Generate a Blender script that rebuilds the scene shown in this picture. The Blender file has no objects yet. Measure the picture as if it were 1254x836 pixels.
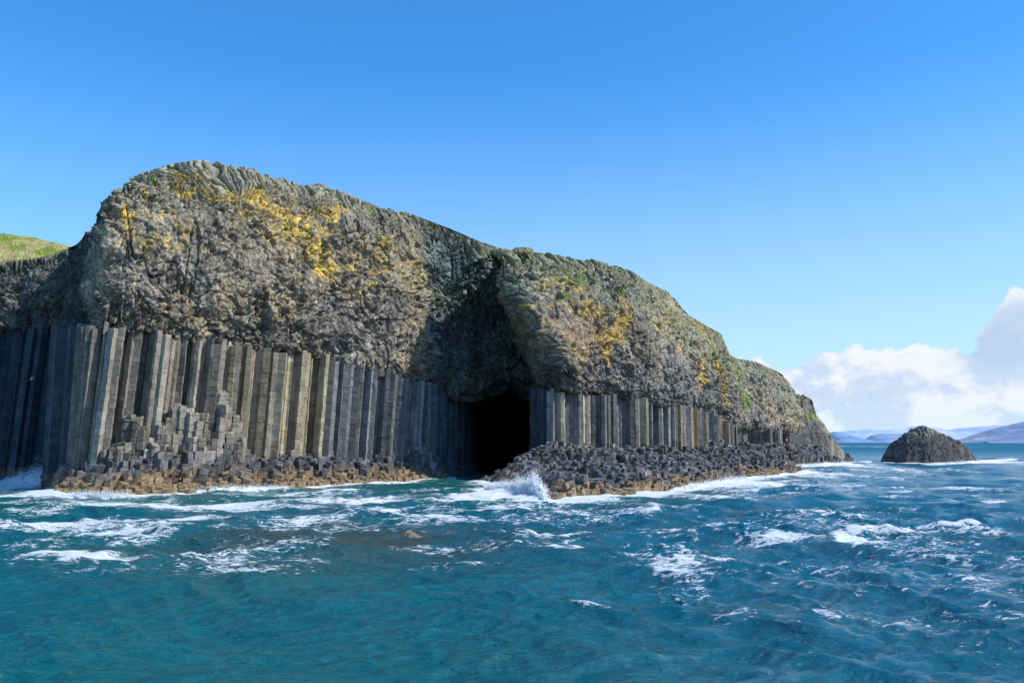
import bpy, math, random
import numpy as np
from mathutils import Vector

random.seed(7)
RNG = np.random.default_rng(11)
C = bpy.context.scene.collection
R = math.radians

# ------------------------------------------------------------------ camera model (metres, sea level z = 0)
F, CX, CY, CAMZ, HOR = 1086.0, 627.0, 418.0, 5.0, 541.0
PITCH = math.atan((HOR - CY) / F)
CP, SP = math.cos(PITCH), math.sin(PITCH)

def at(u, v, Y):
    a, b = (u - CX) / F, (CY - v) / F
    dy, dz = CP - b * SP, SP + b * CP
    k = Y / dy
    return Vector((a * k, Y, CAMZ + k * dz))

def sea_pt(u, v):
    a, b = (u - CX) / F, (CY - v) / F
    dy, dz = CP - b * SP, SP + b * CP
    k = -CAMZ / dz
    return (a * k, dy * k)

def proj(x, y, z):
    dz = z - CAMZ
    f = y * CP + dz * SP
    up = -y * SP + dz * CP
    return CX + F * x / f, CY - F * up / f

# ------------------------------------------------------------------ numpy noise
def h2(ix, iy, seed):
    ix = ix.astype(np.int64); iy = iy.astype(np.int64)
    h = (ix * 374761393 + iy * 668265263 + seed * 974711 + 12345) & 0xFFFFFFFF
    h = ((h ^ (h >> 13)) * 1274126177) & 0xFFFFFFFF
    h = ((h ^ (h >> 16)) * 2246822519) & 0xFFFFFFFF
    h = h ^ (h >> 15)
    return (h & 0xFFFFFF).astype(np.float64) / float(0x1000000)

def vnoise(x, y, seed=0):
    x = np.asarray(x, float); y = np.asarray(y, float)
    ix = np.floor(x); iy = np.floor(y)
    fx = x - ix; fy = y - iy
    fx = fx * fx * fx * (fx * (fx * 6 - 15) + 10); fy = fy * fy * fy * (fy * (fy * 6 - 15) + 10)
    a = h2(ix, iy, seed); b = h2(ix + 1, iy, seed); c = h2(ix, iy + 1, seed); d = h2(ix + 1, iy + 1, seed)
    return (a + (b - a) * fx) * (1 - fy) + (c + (d - c) * fx) * fy

def fbm(x, y, seed=0, octv=4, gain=0.5, lac=2.03):
    s = 0; a = 1; n = 0
    for i in range(octv):
        s = s + a * (vnoise(x, y, seed + i * 17) * 2 - 1); n += a
        x = x * lac + 3.7; y = y * lac - 1.3; a *= gain
    return s / n

def voro(x, y, seed=0):
    ix = np.floor(x); iy = np.floor(y)
    f1 = np.full(x.shape, 9.0); f2 = np.full(x.shape, 9.0)
    cx = np.zeros(x.shape); cy = np.zeros(x.shape); ox = np.zeros(x.shape); oy = np.zeros(x.shape)
    for dx in (-1, 0, 1):
        for dy in (-1, 0, 1):
            jx = ix + dx; jy = iy + dy
            px = jx + h2(jx, jy, seed) * 0.9 + 0.05; py = jy + h2(jx, jy, seed + 5) * 0.9 + 0.05
            d = np.hypot(px - x, py - y)
            m = d < f1
            f2 = np.where(m, f1, np.minimum(f2, d))
            cx = np.where(m, jx, cx); cy = np.where(m, jy, cy); ox = np.where(m, x - px, ox); oy = np.where(m, y - py, oy); f1 = np.where(m, d, f1)
    return f1, f2, cx, cy, ox, oy

def sstep(a, b, x):
    t = np.clip((np.asarray(x, float) - a) / (b - a), 0, 1)
    return t * t * (3 - 2 * t)

def lerp3(a, b, m):
    return a * (1 - m[..., None]) + np.asarray(b, float) * m[..., None]

# ------------------------------------------------------------------ scene helpers
def thing(name, label, cat, loc=(0, 0, 0), group=None):
    o = bpy.data.objects.new(name, None); C.objects.link(o)
    o.location = loc; o.empty_display_size = 0.5
    o['label'] = label; o['category'] = cat
    if group: o['group'] = group
    return o

def mesh_obj(name, V, faces, mat, parent=None, col=None, loc=None, smooth=False, attrs=None):
    """V are world coordinates; the object's origin is put at loc (or the parent's origin)."""
    V = np.asarray(V, float).reshape(-1, 3)
    pl = np.array(parent.location) if parent else np.zeros(3)
    o0 = np.array(loc) if loc is not None else pl
    me = bpy.data.meshes.new(name)
    W = V - o0
    if isinstance(faces, np.ndarray) and faces.ndim == 2:
        n = faces.shape[1]
        me.vertices.add(len(W)); me.vertices.foreach_set('co', W.ravel())
        me.loops.add(faces.size); me.loops.foreach_set('vertex_index', faces.ravel().astype(np.int32))
        me.polygons.add(len(faces)); me.polygons.foreach_set('loop_start', np.arange(0, faces.size, n, dtype=np.int32))
        me.update(calc_edges=True); me.validate()
    else:
        me.from_pydata([tuple(p) for p in W], [], faces); me.update()
    if col is not None:
        at_ = me.attributes.new('Col', 'FLOAT_COLOR', 'POINT')
        c4 = np.ones((len(W), 4)); c4[:, :3] = np.clip(np.asarray(col).reshape(-1, 3), 0, 1)
        at_.data.foreach_set('color', c4.ravel())
    for k, a in (attrs or {}).items():
        at_ = me.attributes.new(k, 'FLOAT', 'POINT'); at_.data.foreach_set('value', np.asarray(a, float).ravel())
    if smooth:
        me.polygons.foreach_set('use_smooth', np.ones(len(me.polygons), bool))
    me.materials.append(mat)
    o = bpy.data.objects.new(name, me); C.objects.link(o)
    o.location = o0 - pl if parent else o0
    if parent: o.parent = parent
    return o

def tag(o, label, cat, group=None):
    o['label'] = label; o['category'] = cat
    if group: o['group'] = group
    return o

def grid_faces(nr, nc, flip=False):
    i = np.arange(nr - 1)[:, None] * nc + np.arange(nc - 1)[None, :]
    a = i.ravel()
    f = np.stack([a, a + 1, a + 1 + nc, a + nc], 1)
    return f[:, ::-1].copy() if flip else f

# ------------------------------------------------------------------ materials
def nodes_of(m):
    m.use_nodes = True
    return m.node_tree, m.node_tree.nodes, m.node_tree.links

def rock_mat(name, scale=1.0, bump=0.5, rough=0.85, vary=0.55, spec=0.25, dist=0.12):
    m = bpy.data.materials.new(name); nt, N, L = nodes_of(m)
    b = N['Principled BSDF']; b.inputs['Roughness'].default_value = rough
    b.inputs['Specular IOR Level'].default_value = spec
    at_ = N.new('ShaderNodeAttribute'); at_.attribute_name = 'Col'
    g = N.new('ShaderNodeNewGeometry')
    n1 = N.new('ShaderNodeTexNoise'); n1.inputs['Scale'].default_value = 2.6 * scale; n1.inputs['Detail'].default_value = 9; n1.inputs['Roughness'].default_value = 0.68
    n2 = N.new('ShaderNodeTexVoronoi'); n2.inputs['Scale'].default_value = 3.4 * scale
    n3 = N.new('ShaderNodeTexNoise'); n3.inputs['Scale'].default_value = 0.45 * scale; n3.inputs['Detail'].default_value = 4
    mp = N.new('ShaderNodeMapping'); mp.inputs['Scale'].default_value = (2.2, 2.2, 0.4); L.new(g.outputs['Position'], mp.inputs['Vector'])
    for n in (n1, n2): L.new(g.outputs['Position'], n.inputs['Vector'])
    L.new(mp.outputs[0], n3.inputs['Vector'])
    mr = N.new('ShaderNodeMapRange'); mr.inputs['From Min'].default_value = 0.3; mr.inputs['From Max'].default_value = 0.7
    mr.inputs['To Min'].default_value = 1 - vary; mr.inputs['To Max'].default_value = 1 + vary
    L.new(n1.outputs['Fac'], mr.inputs['Value'])
    mr2 = N.new('ShaderNodeMapRange'); mr2.inputs['From Min'].default_value = 0.3; mr2.inputs['From Max'].default_value = 0.7
    mr2.inputs['To Min'].default_value = 0.72; mr2.inputs['To Max'].default_value = 1.28
    L.new(n3.outputs['Fac'], mr2.inputs['Value'])
    mu = N.new('ShaderNodeMath'); mu.operation = 'MULTIPLY'
    L.new(mr.outputs[0], mu.inputs[0]); L.new(mr2.outputs[0], mu.inputs[1])
    mx = N.new('ShaderNodeVectorMath'); mx.operation = 'SCALE'
    L.new(at_.outputs['Color'], mx.inputs[0]); L.new(mu.outputs[0], mx.inputs['Scale'])
    L.new(mx.outputs[0], b.inputs['Base Color'])
    ad = N.new('ShaderNodeMath'); ad.operation = 'MULTIPLY_ADD'; ad.inputs[1].default_value = 0.5
    L.new(n2.outputs['Distance'], ad.inputs[0]); L.new(n1.outputs['Fac'], ad.inputs[2])
    bp = N.new('ShaderNodeBump'); bp.inputs['Strength'].default_value = bump; bp.inputs['Distance'].default_value = dist
    L.new(ad.outputs[0], bp.inputs['Height']); L.new(bp.outputs[0], b.inputs['Normal'])
    return m

M_ROCK = rock_mat('jagged_basalt', 1.0, 0.75, vary=0.62, dist=0.22)
M_COL = rock_mat('column_basalt', 1.2, 0.45, rough=0.8, vary=0.32, dist=0.08)
M_STEP = rock_mat('stepped_basalt', 1.4, 0.55, rough=0.7, vary=0.4, dist=0.1)
M_FAR = rock_mat('distant_basalt', 0.6, 0.8, vary=0.5, dist=0.4)

def plain_mat(name, col, rough=0.8, vary=0.15, scale=6.0, spec=0.3):
    m = bpy.data.materials.new(name); nt, N, L = nodes_of(m)
    b = N['Principled BSDF']; b.inputs['Roughness'].default_value = rough; b.inputs['Specular IOR Level'].default_value = spec
    tc = N.new('ShaderNodeTexCoord'); n = N.new('ShaderNodeTexNoise'); n.inputs['Scale'].default_value = scale; n.inputs['Detail'].default_value = 5
    L.new(tc.outputs['Object'], n.inputs['Vector'])
    r = N.new('ShaderNodeValToRGB')
    r.color_ramp.elements[0].position = 0.3; r.color_ramp.elements[1].position = 0.7
    r.color_ramp.elements[0].color = tuple(c * (1 - vary) for c in col) + (1,)
    r.color_ramp.elements[1].color = tuple(min(1, c * (1 + vary)) for c in col) + (1,)
    L.new(n.outputs['Fac'], r.inputs[0]); L.new(r.outputs[0], b.inputs['Base Color'])
    return m

# ------------------------------------------------------------------ plan curves
class Plan:
    """A plan line through points, resampled every ds metres, with outward normals on its right-hand side."""
    def __init__(self, pts, ds=0.1, soft=1.2):
        P = np.array(pts, float)
        seg = np.hypot(*np.diff(P, axis=0).T); s = np.r_[0, np.cumsum(seg)]
        n = int(s[-1] / ds) + 1
        self.s = np.linspace(0, s[-1], n); self.ds = self.s[1]
        xy = np.stack([np.interp(self.s, s, P[:, k]) for k in (0, 1)], 1)
        k = max(1, int(soft / self.ds)); ker = np.hanning(2 * k + 3); ker /= ker.sum()
        pad = len(ker) // 2
        ext = np.vstack([xy[0] + (xy[0] - xy[1]) * np.arange(pad, 0, -1)[:, None], xy, xy[-1] + (xy[-1] - xy[-2]) * np.arange(1, pad + 1)[:, None]])
        self.xy = np.stack([np.convolve(ext[:, q], ker, 'valid') for q in (0, 1)], 1)
        t = np.gradient(self.xy, axis=0); t /= np.linalg.norm(t, axis=1)[:, None]
        self.t = t; self.n = np.stack([t[:, 1], -t[:, 0]], 1)
    def pt(self, s, d=0.0):
        x = np.interp(s, self.s, self.xy[:, 0]); y = np.interp(s, self.s, self.xy[:, 1])
        nx = np.interp(s, self.s, self.n[:, 0]); ny = np.interp(s, self.s, self.n[:, 1])
        return x + nx * d, y + ny * d
    def solve_z(self, line, d):
        """height along the plan so that the line (u, v pixels) is met at offset d"""
        L_ = np.array(line, float)
        x, y = self.pt(self.s, d); z = np.full(x.shape, 15.0)
        for _ in range(6):
            u, v = proj(x, y, z)
            vv = np.interp(u, L_[:, 0], L_[:, 1])
            b = (CY - vv) / F
            z = CAMZ + y / (CP - b * SP) * (SP + b * CP)
        return z
    def s_of_u(self, u, z=15.0):
        uu, _ = proj(self.xy[:, 0], self.xy[:, 1], np.full(len(self.s), z))
        return self.s[np.argmin(np.abs(uu - u))]

# skyline and the lower edge of the massive upper rock, read off as sight lines
SKY_L = [(-300, 325), (0, 322), (60, 312), (100, 300), (106, 282), (112, 256), (122, 241), (140, 226), (155, 219), (180, 211), (212, 202), (240, 197.5), (268, 199),
         (310, 208), (350, 216), (400, 228), (450, 249), (500, 262), (550, 281), (590, 298), (625, 309), (700, 330)]
BOT_L = [(-300, 404), (0, 404), (100, 400), (170, 404), (250, 418), (320, 428), (400, 440), (450, 450), (515, 470), (542, 474), (556, 488), (572, 492), (588, 486), (606, 476), (628, 470), (642, 474), (652, 486), (700, 486)]
SKY_R = [(560, 330), (590, 312), (606, 306), (640, 304), (680, 307), (720, 317), (750, 325), (775, 334), (795, 348), (830, 364), (834, 378), (845, 388), (862, 398), (884, 411), (890, 428), (950, 440)]
BOT_R = [(500, 478), (660, 479), (720, 483), (780, 489), (830, 496), (870, 508), (888, 518), (950, 530)]
SKY_F = [(860, 425), (888, 432), (902, 440), (925, 444), (950, 455), (966, 464), (972, 474), (976, 488), (980, 500), (1040, 520)]
BOT_F = [(860, 520), (905, 524), (930, 527), (962, 530), (985, 534), (1040, 540)]

def X(u, D, v=HOR): return (at(u, v, D).x, D)

PL = Plan([(-72, 148), (-67.5, 131), (-50.2, 99), (-46.8, 94.2), (-45.2, 92.6), X(112, 92.2), X(180, 95), X(240, 98.5), X(320, 105), X(400, 113), X(450, 118), X(500, 123),
           X(514, 125.2), X(519, 127), X(545, 133), X(580, 139), X(620, 143), (6, 146)], 0.09)
PR = Plan([(5.6, 150), (4.3, 133), (3.9, 124), (3.9, 119.4), (4.5, 117.9), (6.0, 118.2), X(720, 125), X(780, 135), X(828, 146), X(836, 151), X(862, 158), X(888, 166), X(893, 172), (46, 196)], 0.09)
PF = Plan([(41, 182), X(893, 186), X(905, 188), X(930, 193), X(962, 201), X(976, 207), (68, 225), (68, 250)], 0.13)
PW = Plan([(-120, 126), (-95, 128), (-75, 130), (-66, 131.5), (-58, 134)], 0.12)

def project_s(plan, marks, d=0.5):
    """pixel marks (u, v, ru, rv, strength) -> (s, z, rs, rz, strength) on the plan's wall"""
    out = []
    for (u, v, ru, rv, st) in marks:
        x, y = plan.pt(plan.s, d)
        z = np.full(x.shape, 20.0)
        b = (CY - v) / F
        z = CAMZ + y / (CP - b * SP) * (SP + b * CP)
        uu, _ = proj(x, y, z)
        i = int(np.argmin(np.abs(uu - u)))
        j = int(np.argmin(np.abs(uu - (u + ru))))
        out.append((plan.s[i], z[i], min(max(0.5, abs(plan.s[j] - plan.s[i])), max(1.2, 2.2 * ru * y[i] / F)), rv * y[i] / F, st))
    return out

def paint(S, Z, marks, seed=3):
    m = np.zeros(S.shape)
    wx = fbm(S * 0.8, Z * 0.8, seed, 4) * 1.2
    wz = fbm(S * 0.8 + 50, Z * 0.8, seed + 9, 4) * 1.2
    br = fbm(S * 1.7, Z * 1.1, seed + 21, 5, 0.6)
    for (s0, z0, rs, rz, st) in marks:
        d = np.hypot((S + wx - s0) / rs, (Z + wz - z0) / rz)
        m = np.maximum(m, st * sstep(1.25, 0.2, d))
    return np.clip(sstep(0.12, 0.75, m * (0.8 + 1.2 * br)), 0, 1)

# ------------------------------------------------------------------ the massive upper rock
def upper_rock(plan, sky, bot, prof, seed, s_rng, back=26.0, lean=None, top_fringe=0.16, colour=None, nt=230, amp=1.0, jag=1.0, flat_base=False, anchor=-3.0, shape=None, fring_amp=1.0, inland=(0.0, 1.0), zcap=None):
    s = plan.s; keep = (s >= s_rng[0]) & (s <= s_rng[1])
    zt = plan.solve_z(sky, anchor); zb = plan.solve_z(bot, 0.6)
    zt = zt[keep]; zb = zb[keep]; s = s[keep]; xy = plan.xy[keep]; n = plan.n[keep]
    zb = zb + fbm(s * 0.9, s * 0, seed + 71, 3) * 0.35 + (vnoise(s * 1.05, s * 0, seed + 72) - 0.5) * 0.4
    zt = zt + fbm(s * 0.35, s * 0, seed + 81, 3) * 0.4 * jag + (h2(np.floor(s / 0.75), np.floor(s * 0), seed + 82) - 0.5) * 0.35 * jag
    pf = np.array(prof, float)
    hgt = float(np.median(zt - zb))
    arc = np.r_[0, np.cumsum(np.hypot(np.diff(pf[:, 0]) * hgt, np.diff(pf[:, 1])))]
    tt = np.linspace(0, arc[-1], nt)
    fz = np.interp(tt, arc, pf[:, 0]); fo = np.interp(tt, arc, pf[:, 1])
    k = 9; ker = np.ones(k) / k
    fz = np.r_[fz[:4], np.convolve(fz, ker, 'valid'), fz[-4:]]; fo = np.r_[fo[:4], np.convolve(fo, ker, 'valid'), fo[-4:]]
    S = np.repeat(s[None, :], nt, 0); T = np.repeat(fz[:, None], len(s), 1)
    Z = zb[None, :] + (zt - zb)[None, :] * T
    O = np.repeat(fo[:, None], len(s), 1)
    Xw = xy[None, :, 0] + n[None, :, 0] * O; Yw = xy[None, :, 1] + n[None, :, 1] * O
    if shape is not None: Xw, Yw, Z = shape(S, T, Xw, Yw, Z)
    Hc = Z.copy() + (T > 0.97) * (-O) * 0.5
    # normals of the smooth sheet
    P = np.stack([Xw, Yw, Z], 2)
    ds_ = np.gradient(P, axis=1); dt_ = np.gradient(P, axis=0)
    Nn = np.cross(ds_, dt_); Nn /= np.linalg.norm(Nn, axis=2)[..., None] + 1e-9
    # big forms, then bundles of small bent columns, then broken blocks
    big = fbm(S / 9, Hc / 7, seed, 4) * 1.45
    fis = np.abs(fbm(S / 4.5, Hc / 16, seed + 61, 3)); fis2 = np.abs(fbm(S / 9 + Hc / 7, Hc / 3.5 - S / 22, seed + 63, 3))
    fiss = np.maximum(sstep(0.05, 0.0, fis) * sstep(0.4, 0.6, vnoise(S / 6, Hc / 6, seed + 64)), 0.8 * sstep(0.035, 0.0, fis2) * sstep(0.45, 0.65, vnoise(S / 5 + 9, Hc / 4, seed + 65)))
    wS = S + fbm(S / 3.5, Hc / 3.5, seed + 3, 2) * 0.6; wH = Hc + fbm(S / 3.5 + 9, Hc / 3.5, seed + 4, 2) * 0.6
    f1, f2, cx, cy, ox, oy = voro(wS / 3.4, wH / 2.4, seed + 5)
    ang = (h2(cx, cy, seed + 6) - 0.5) * 2.8
    tf = top_fringe(s)[None, :] if callable(top_fringe) else top_fringe
    frg = sstep(-0.06, 0.02, T - 1 + tf + fbm(S / 3, Hc / 3, seed + 8, 3) * 0.07)
    ang = ang * (1 - frg) + frg * (0.06 + 0.14 * fbm(S / 6, Hc / 6, seed + 9, 2))
    ca, sa = np.cos(ang), np.sin(ang)
    # facets: broken planes at three sizes, stretched along the local grain
    def facets(sz, ratio, sd, slope):
        u_ = (wS * ca + wH * sa) / sz; w_ = (-wS * sa + wH * ca) / (sz * ratio)
        k1, k2, kx, ky, qx, qy = voro(u_ + cx * 7.3, w_ + cy * 5.1, sd)
        gx = (h2(kx, ky, sd + 1) - 0.5) * 2 * slope; gy = (h2(kx, ky, sd + 2) - 0.5) * 1.4 * slope
        return (qx * gx + qy * gy * ratio) * sz + (h2(kx, ky, sd + 3) - 0.5) * slope * sz * 0.55, h2(kx, ky, sd + 4), k2 - k1
    fA, hA, eA = facets(1.3, 1.7, seed + 15, 0.42)
    fB, hB, eB = facets(0.36, 2.8, seed + 25, 0.85)
    fC, hC, eC = facets(0.19, 2.0, seed + 35, 0.9)
    across = wS * ca + wH * sa; along = -wS * sa + wH * ca
    wl = 0.62
    id_ = np.floor(across / wl + 0.6 * fbm(along / 3, across * 0 , seed + 12, 2))
    rid = np.abs(np.sin(math.pi * (across / wl + 0.6 * fbm(along / 3, across * 0, seed + 12, 2))))
    brk = h2(id_, np.floor(along / 4.5 + h2(id_, id_ * 0, seed + 13) * 4), seed + 14) - 0.5
    fringe = (rid - 0.6) * 0.85 + brk * 0.6
    rough = fA + fB * 1.1 + fC + (h2(cx, cy, seed + 10) - 0.5) * 0.45 - 0.35 * sstep(0.07, 0.0, f2 - f1) - 0.16 * sstep(0.10, 0.0, eA)
    mid = fbm(S / 1.8, Hc / 1.5, seed + 18, 4, 0.55)
    pits = -1.0 * sstep(0.34, 0.60, fbm(S / 2.8, Hc / 2.0, seed + 19, 4))
    fine = fbm(S * 2.3, Hc * 2.3, seed + 17, 3) * 0.10
    rough = rough * 0.70 + mid * 0.34 + pits * 0.45 + fine
    zone = 0.5 + 1.0 * vnoise(S / 4.5 + 3, Hc / 3.2, seed + 97)
    rough = rough * zone
    disp = big - 0.75 * fiss + amp * (rough * (1 - frg) + frg * fring_amp * (fringe + fC * 0.5 + fine + mid * 0.35))
    P2 = P + Nn * disp[..., None]
    # keep the rounded shoulders under the skyline
    for _ in range(2):
        uu, vv = proj(P2[..., 0], P2[..., 1], P2[..., 2])
        lim = np.interp(uu, np.array(sky)[:, 0], np.array(sky)[:, 1]) - 1.5
        over = np.clip(lim - vv, 0, 400) * P2[..., 1] / F
        P2[..., 2] -= over
    if zcap is not None:
        lim = zcap(S) + fbm(S / 2, Hc / 2, seed + 99, 3) * 0.8
        P2[..., 2] = np.minimum(P2[..., 2], lim)
    # closing rows: underside going in at the bottom, plateau running back at the top
    nx, ny = n[:, 0], n[:, 1]
    und = []
    for d in (3.2, 1.8, 0.8):
        q = P2[0].copy(); q[:, 0] -= nx * d; q[:, 1] -= ny * d; q[:, 2] += 0.3 * d * (0.3 + 0.5 * vnoise(s * 0.8, s * 0 + d, seed + 90)); und.append(q)
    plat = []
    for d in (1.5, 4, 9, 16, back):
        q = P2[-1].copy(); q[:, 0] += inland[0] * d; q[:, 1] += inland[1] * d; q[:, 2] = P2[-1][:, 2] - 0.25 * d + fbm(q[:, 0] / 4, q[:, 1] / 4, seed + 95, 3) * 0.5; plat.append(q)
    PP = np.concatenate([np.array(und), P2, np.array(plat)], 0)
    cl = colour(S, Z, T, O, dict(frg=frg, brk=brk * frg + (hB - 0.5) * (1 - frg), mid=mid, big=big, cell=h2(cx, cy, seed + 50), blk=0.6 * hB + 0.4 * hA, fiss=fiss, edge=eA, rid=rid, eB=eB, eC=eC, hC=hC, Nz=Nn[..., 2]))
    cc = np.concatenate([np.repeat(cl[:1] * 0.75, 3, 0), cl, np.repeat(np.tile(np.array([0.16, 0.165, 0.065]), (1, len(s), 1)), 5, 0)], 0)
    return PP, cc

def rock_sheet(name, PP, cc, parent, mat=None):
    nr, nc = PP.shape[:2]
    return mesh_obj(name, PP.reshape(-1, 3), grid_faces(nr, nc), mat or M_ROCK, parent, cc.reshape(-1, 3))

GREY = np.array([0.245, 0.222, 0.182]); BROWN = np.array([0.33, 0.262, 0.162]); DARK = np.array([0.125, 0.115, 0.105])
SAGE = np.array([0.245, 0.25, 0.155]); YEL = np.array([0.74, 0.52, 0.08]); OCH = np.array([0.40, 0.27, 0.08]); GRN = np.array([0.13, 0.19, 0.035]); PALE = np.array([0.36, 0.34, 0.30])

def base_colour(S, Z, T, i, seed, sage=0.3, brown=0.5):
    n1 = fbm(S / 6, Z / 5, seed, 4); n2 = fbm(S / 1.5, Z / 1.5, seed + 3, 4)
    c = np.tile(GREY, S.shape + (1,))
    c = lerp3(c, BROWN, np.clip(brown + n1 * 1.3 + n2 * 0.4, 0, 1))
    n3 = fbm(S / 11 + 7, Z / 6, seed + 5, 3)
    c = c * (1 - 0.42 * sstep(0.0, 0.45, n3))[..., None]
    c = lerp3(c, DARK, np.clip(sstep(0.0, 0.5, -n2 + 0.35 * i['brk']), 0, 0.85))
    c = lerp3(c, SAGE, np.clip(sage * sstep(0.35, 0.95, T + 0.25 * n1) + 0.2 * sage * n2, 0, 1))
    c = c * (0.70 + 0.6 * i['blk'])[..., None] * (0.88 + 0.24 * i['cell'])[..., None]
    nf = 1 - i['frg'] * 0.6
    c = c * (1 + nf * (0.75 * (i['hC'] - 0.5)))[..., None]
    c = lerp3(c, DARK * 0.55, nf * np.clip(0.75 * sstep(0.16, 0.02, i['eB']) * sstep(0.35, 0.6, i['hC']) + 0.6 * sstep(0.12, 0.0, i['edge']), 0, 0.8))
    c = lerp3(c, DARK * 0.5, nf * i['fiss'] * 0.6)
    c = lerp3(c, PALE, nf * sstep(0.86, 0.97, i['hC']) * 0.5)
    return c

marksL = project_s(PL, [(360, 275, 90, 55, .42), (200, 285, 90, 45, .34), (480, 320, 80, 50, .34), (318, 240, 22, 14, 1), (345, 258, 34, 18, 1), (365, 280, 30, 20, 1), (388, 305, 20, 18, 1), (396, 332, 16, 16, 1), (425, 330, 14, 10, .9), (447, 350, 9, 7, .9), (405, 262, 16, 12, .8),
                         (425, 258, 20, 10, .7), (250, 238, 40, 8, .85), (300, 242, 24, 10, .9), (145, 268, 14, 14, .95), (150, 290, 12, 12, .7), (130, 258, 10, 8, .8), (170, 235, 30, 7, .6), (182, 300, 10, 8, .8), (120, 310, 8, 10, .6),
                         (455, 312, 14, 10, .7), (425, 360, 8, 6, .6), (235, 222, 40, 10, .5), (470, 300, 18, 10, .5)])
drip = project_s(PL, [(402, 390, 3, 45, 1), (300, 395, 2, 40, .7), (520, 420, 6, 40, .6), (545, 400, 5, 40, .6), (235, 340, 3, 40, .5)])
grnL = project_s(PL, [(335, 245, 5, 4, 1), (345, 270, 5, 4, 1), (395, 312, 4, 4, 1), (322, 232, 5, 4, 1), (190, 222, 10, 3, .8), (460, 255, 14, 4, .8), (385, 285, 5, 4, 1), (158, 228, 8, 4, .8)])

sA = PL.s_of_u(516, 8); sC0 = PL.s_of_u(96, 8); sMid = PL.s_of_u(392, 10); s200 = PL.s_of_u(235, 10)
sCor = float(PL.s[np.argmin(np.hypot(PL.xy[:, 0] + 46.3, PL.xy[:, 1] - 93.9))])
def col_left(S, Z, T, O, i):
    c = base_colour(S, Z, T, i, 301, 0.35, 0.55)
    # the bent-column fringe at the brow: pale columns, darkened grooves between
    fr = i['frg'] * sstep(0.0, 0.3, i['brk'] + 0.3)
    c = lerp3(c, np.array([0.34, 0.315, 0.225]), fr * 0.9)
    c = lerp3(c, DARK * 0.5, i['frg'] * sstep(0.45, 0.1, i['rid']) * 0.85)
    c = lerp3(c, PALE, 0.6 * paint(S, Z, drip, 71))
    y = paint(S, Z, marksL, 13)
    c = lerp3(c, OCH, np.clip(y * 1.5, 0, 1) * 0.65); c = lerp3(c, YEL, y * sstep(-0.5, 0.5, i['brk'] + 0.7 * fbm(S * 2, Z * 2, 77, 4)) * (0.45 + 0.5 * i['hC']))
    c = lerp3(c, GRN, paint(S, Z, grnL, 91) * 0.9)
    recess_shade = sstep(sA + 0.3, sA + 3.0, S + (Z - 13) * 0.12 + 0.8 * fbm(S / 3, Z / 3, 305, 3)) * sstep(0.95, 0.7, T)
    c = c * (1 - 0.22 * recess_shade)[..., None] * lerp3(np.ones(S.shape + (3,)), np.array([0.72, 1.0, 1.16]), recess_shade)  # shade of the recess over the cave painted into the rock, teal tinted
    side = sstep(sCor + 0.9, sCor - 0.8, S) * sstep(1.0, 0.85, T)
    c = c * (1 - 0.6 * side)[..., None] * lerp3(np.ones(S.shape + (3,)), np.array([0.85, 1.0, 1.08]), side)  # side wall coloured darker and bluer, standing in for its shade
    right = sstep(PL.s_of_u(420, 25), PL.s_of_u(560, 25), S)
    top = sstep(0.88, 0.99, T + 0.05 * fbm(S / 2, Z / 2, 303, 3))
    c = lerp3(c, np.array([0.21, 0.20, 0.095]), top * (0.25 + 0.6 * right))
    return c

profL = [(0, 0.2), (0.03, 0.75), (0.12, 1.35), (0.35, 1.5), (0.6, 0.7), (0.78, -0.2), (0.88, -1.0), (0.95, -2.2), (0.985, -3.6), (1.0, -6.0)]
sL0 = 2.0
sCor = float(PL.s[np.argmin(np.hypot(PL.xy[:, 0] + 46.3, PL.xy[:, 1] - 93.9))])
def shape_left(S, T, x, y, z):
    w = np.exp(-(np.maximum(S - sCor, 0) / 5.0) ** 2)
    k = sstep(sCor - 1.0, sCor - 8.0, S)
    # the recess over the cave leans forward as it rises and closes toward the top
    f = sstep(sA - 1.0, sA + 11.0, S) * sstep(0.42, 0.85, T) * 7.0
    return x + w * (1 - k) * (1.6 + 0.6 * T) + k * np.interp(T, [0, 0.35, 0.6, 0.85, 1], [2.4, 2.8, 1.8, 0.0, -2.5]) + f * 0.62, y + w * (1 - k) * 0.6 - f * 0.78, z
def fringe_left(s):
    return 0.12 + 0.10 * np.exp(-((s - PL.s_of_u(265, 30)) / 7.0) ** 2)
# ================================================================== LEFT HEADLAND
headL = thing('basalt_headland', 'tall rounded basalt headland left of the cave, yellow lichen streak below its brow', 'headland', (-32, 106, 0))
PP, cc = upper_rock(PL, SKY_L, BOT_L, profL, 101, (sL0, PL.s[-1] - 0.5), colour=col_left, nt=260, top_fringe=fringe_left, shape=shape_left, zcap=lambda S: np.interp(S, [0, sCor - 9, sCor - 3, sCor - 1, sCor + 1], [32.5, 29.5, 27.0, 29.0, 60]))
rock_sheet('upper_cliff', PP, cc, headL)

# ------------------------------------------------------------------ columns
def clip_poly(poly, a, b, c):
    out = []
    n = len(poly)
    for i in range(n):
        p, q = poly[i], poly[(i + 1) % n]
        fp = a * p[0] + b * p[1] - c; fq = a * q[0] + b * q[1] - c
        if fp <= 0: out.append(p)
        if (fp < 0 < fq) or (fq < 0 < fp):
            t = fp / (fp - fq); out.append((p[0] + (q[0] - p[0]) * t, p[1] + (q[1] - p[1]) * t))
    return out

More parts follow.
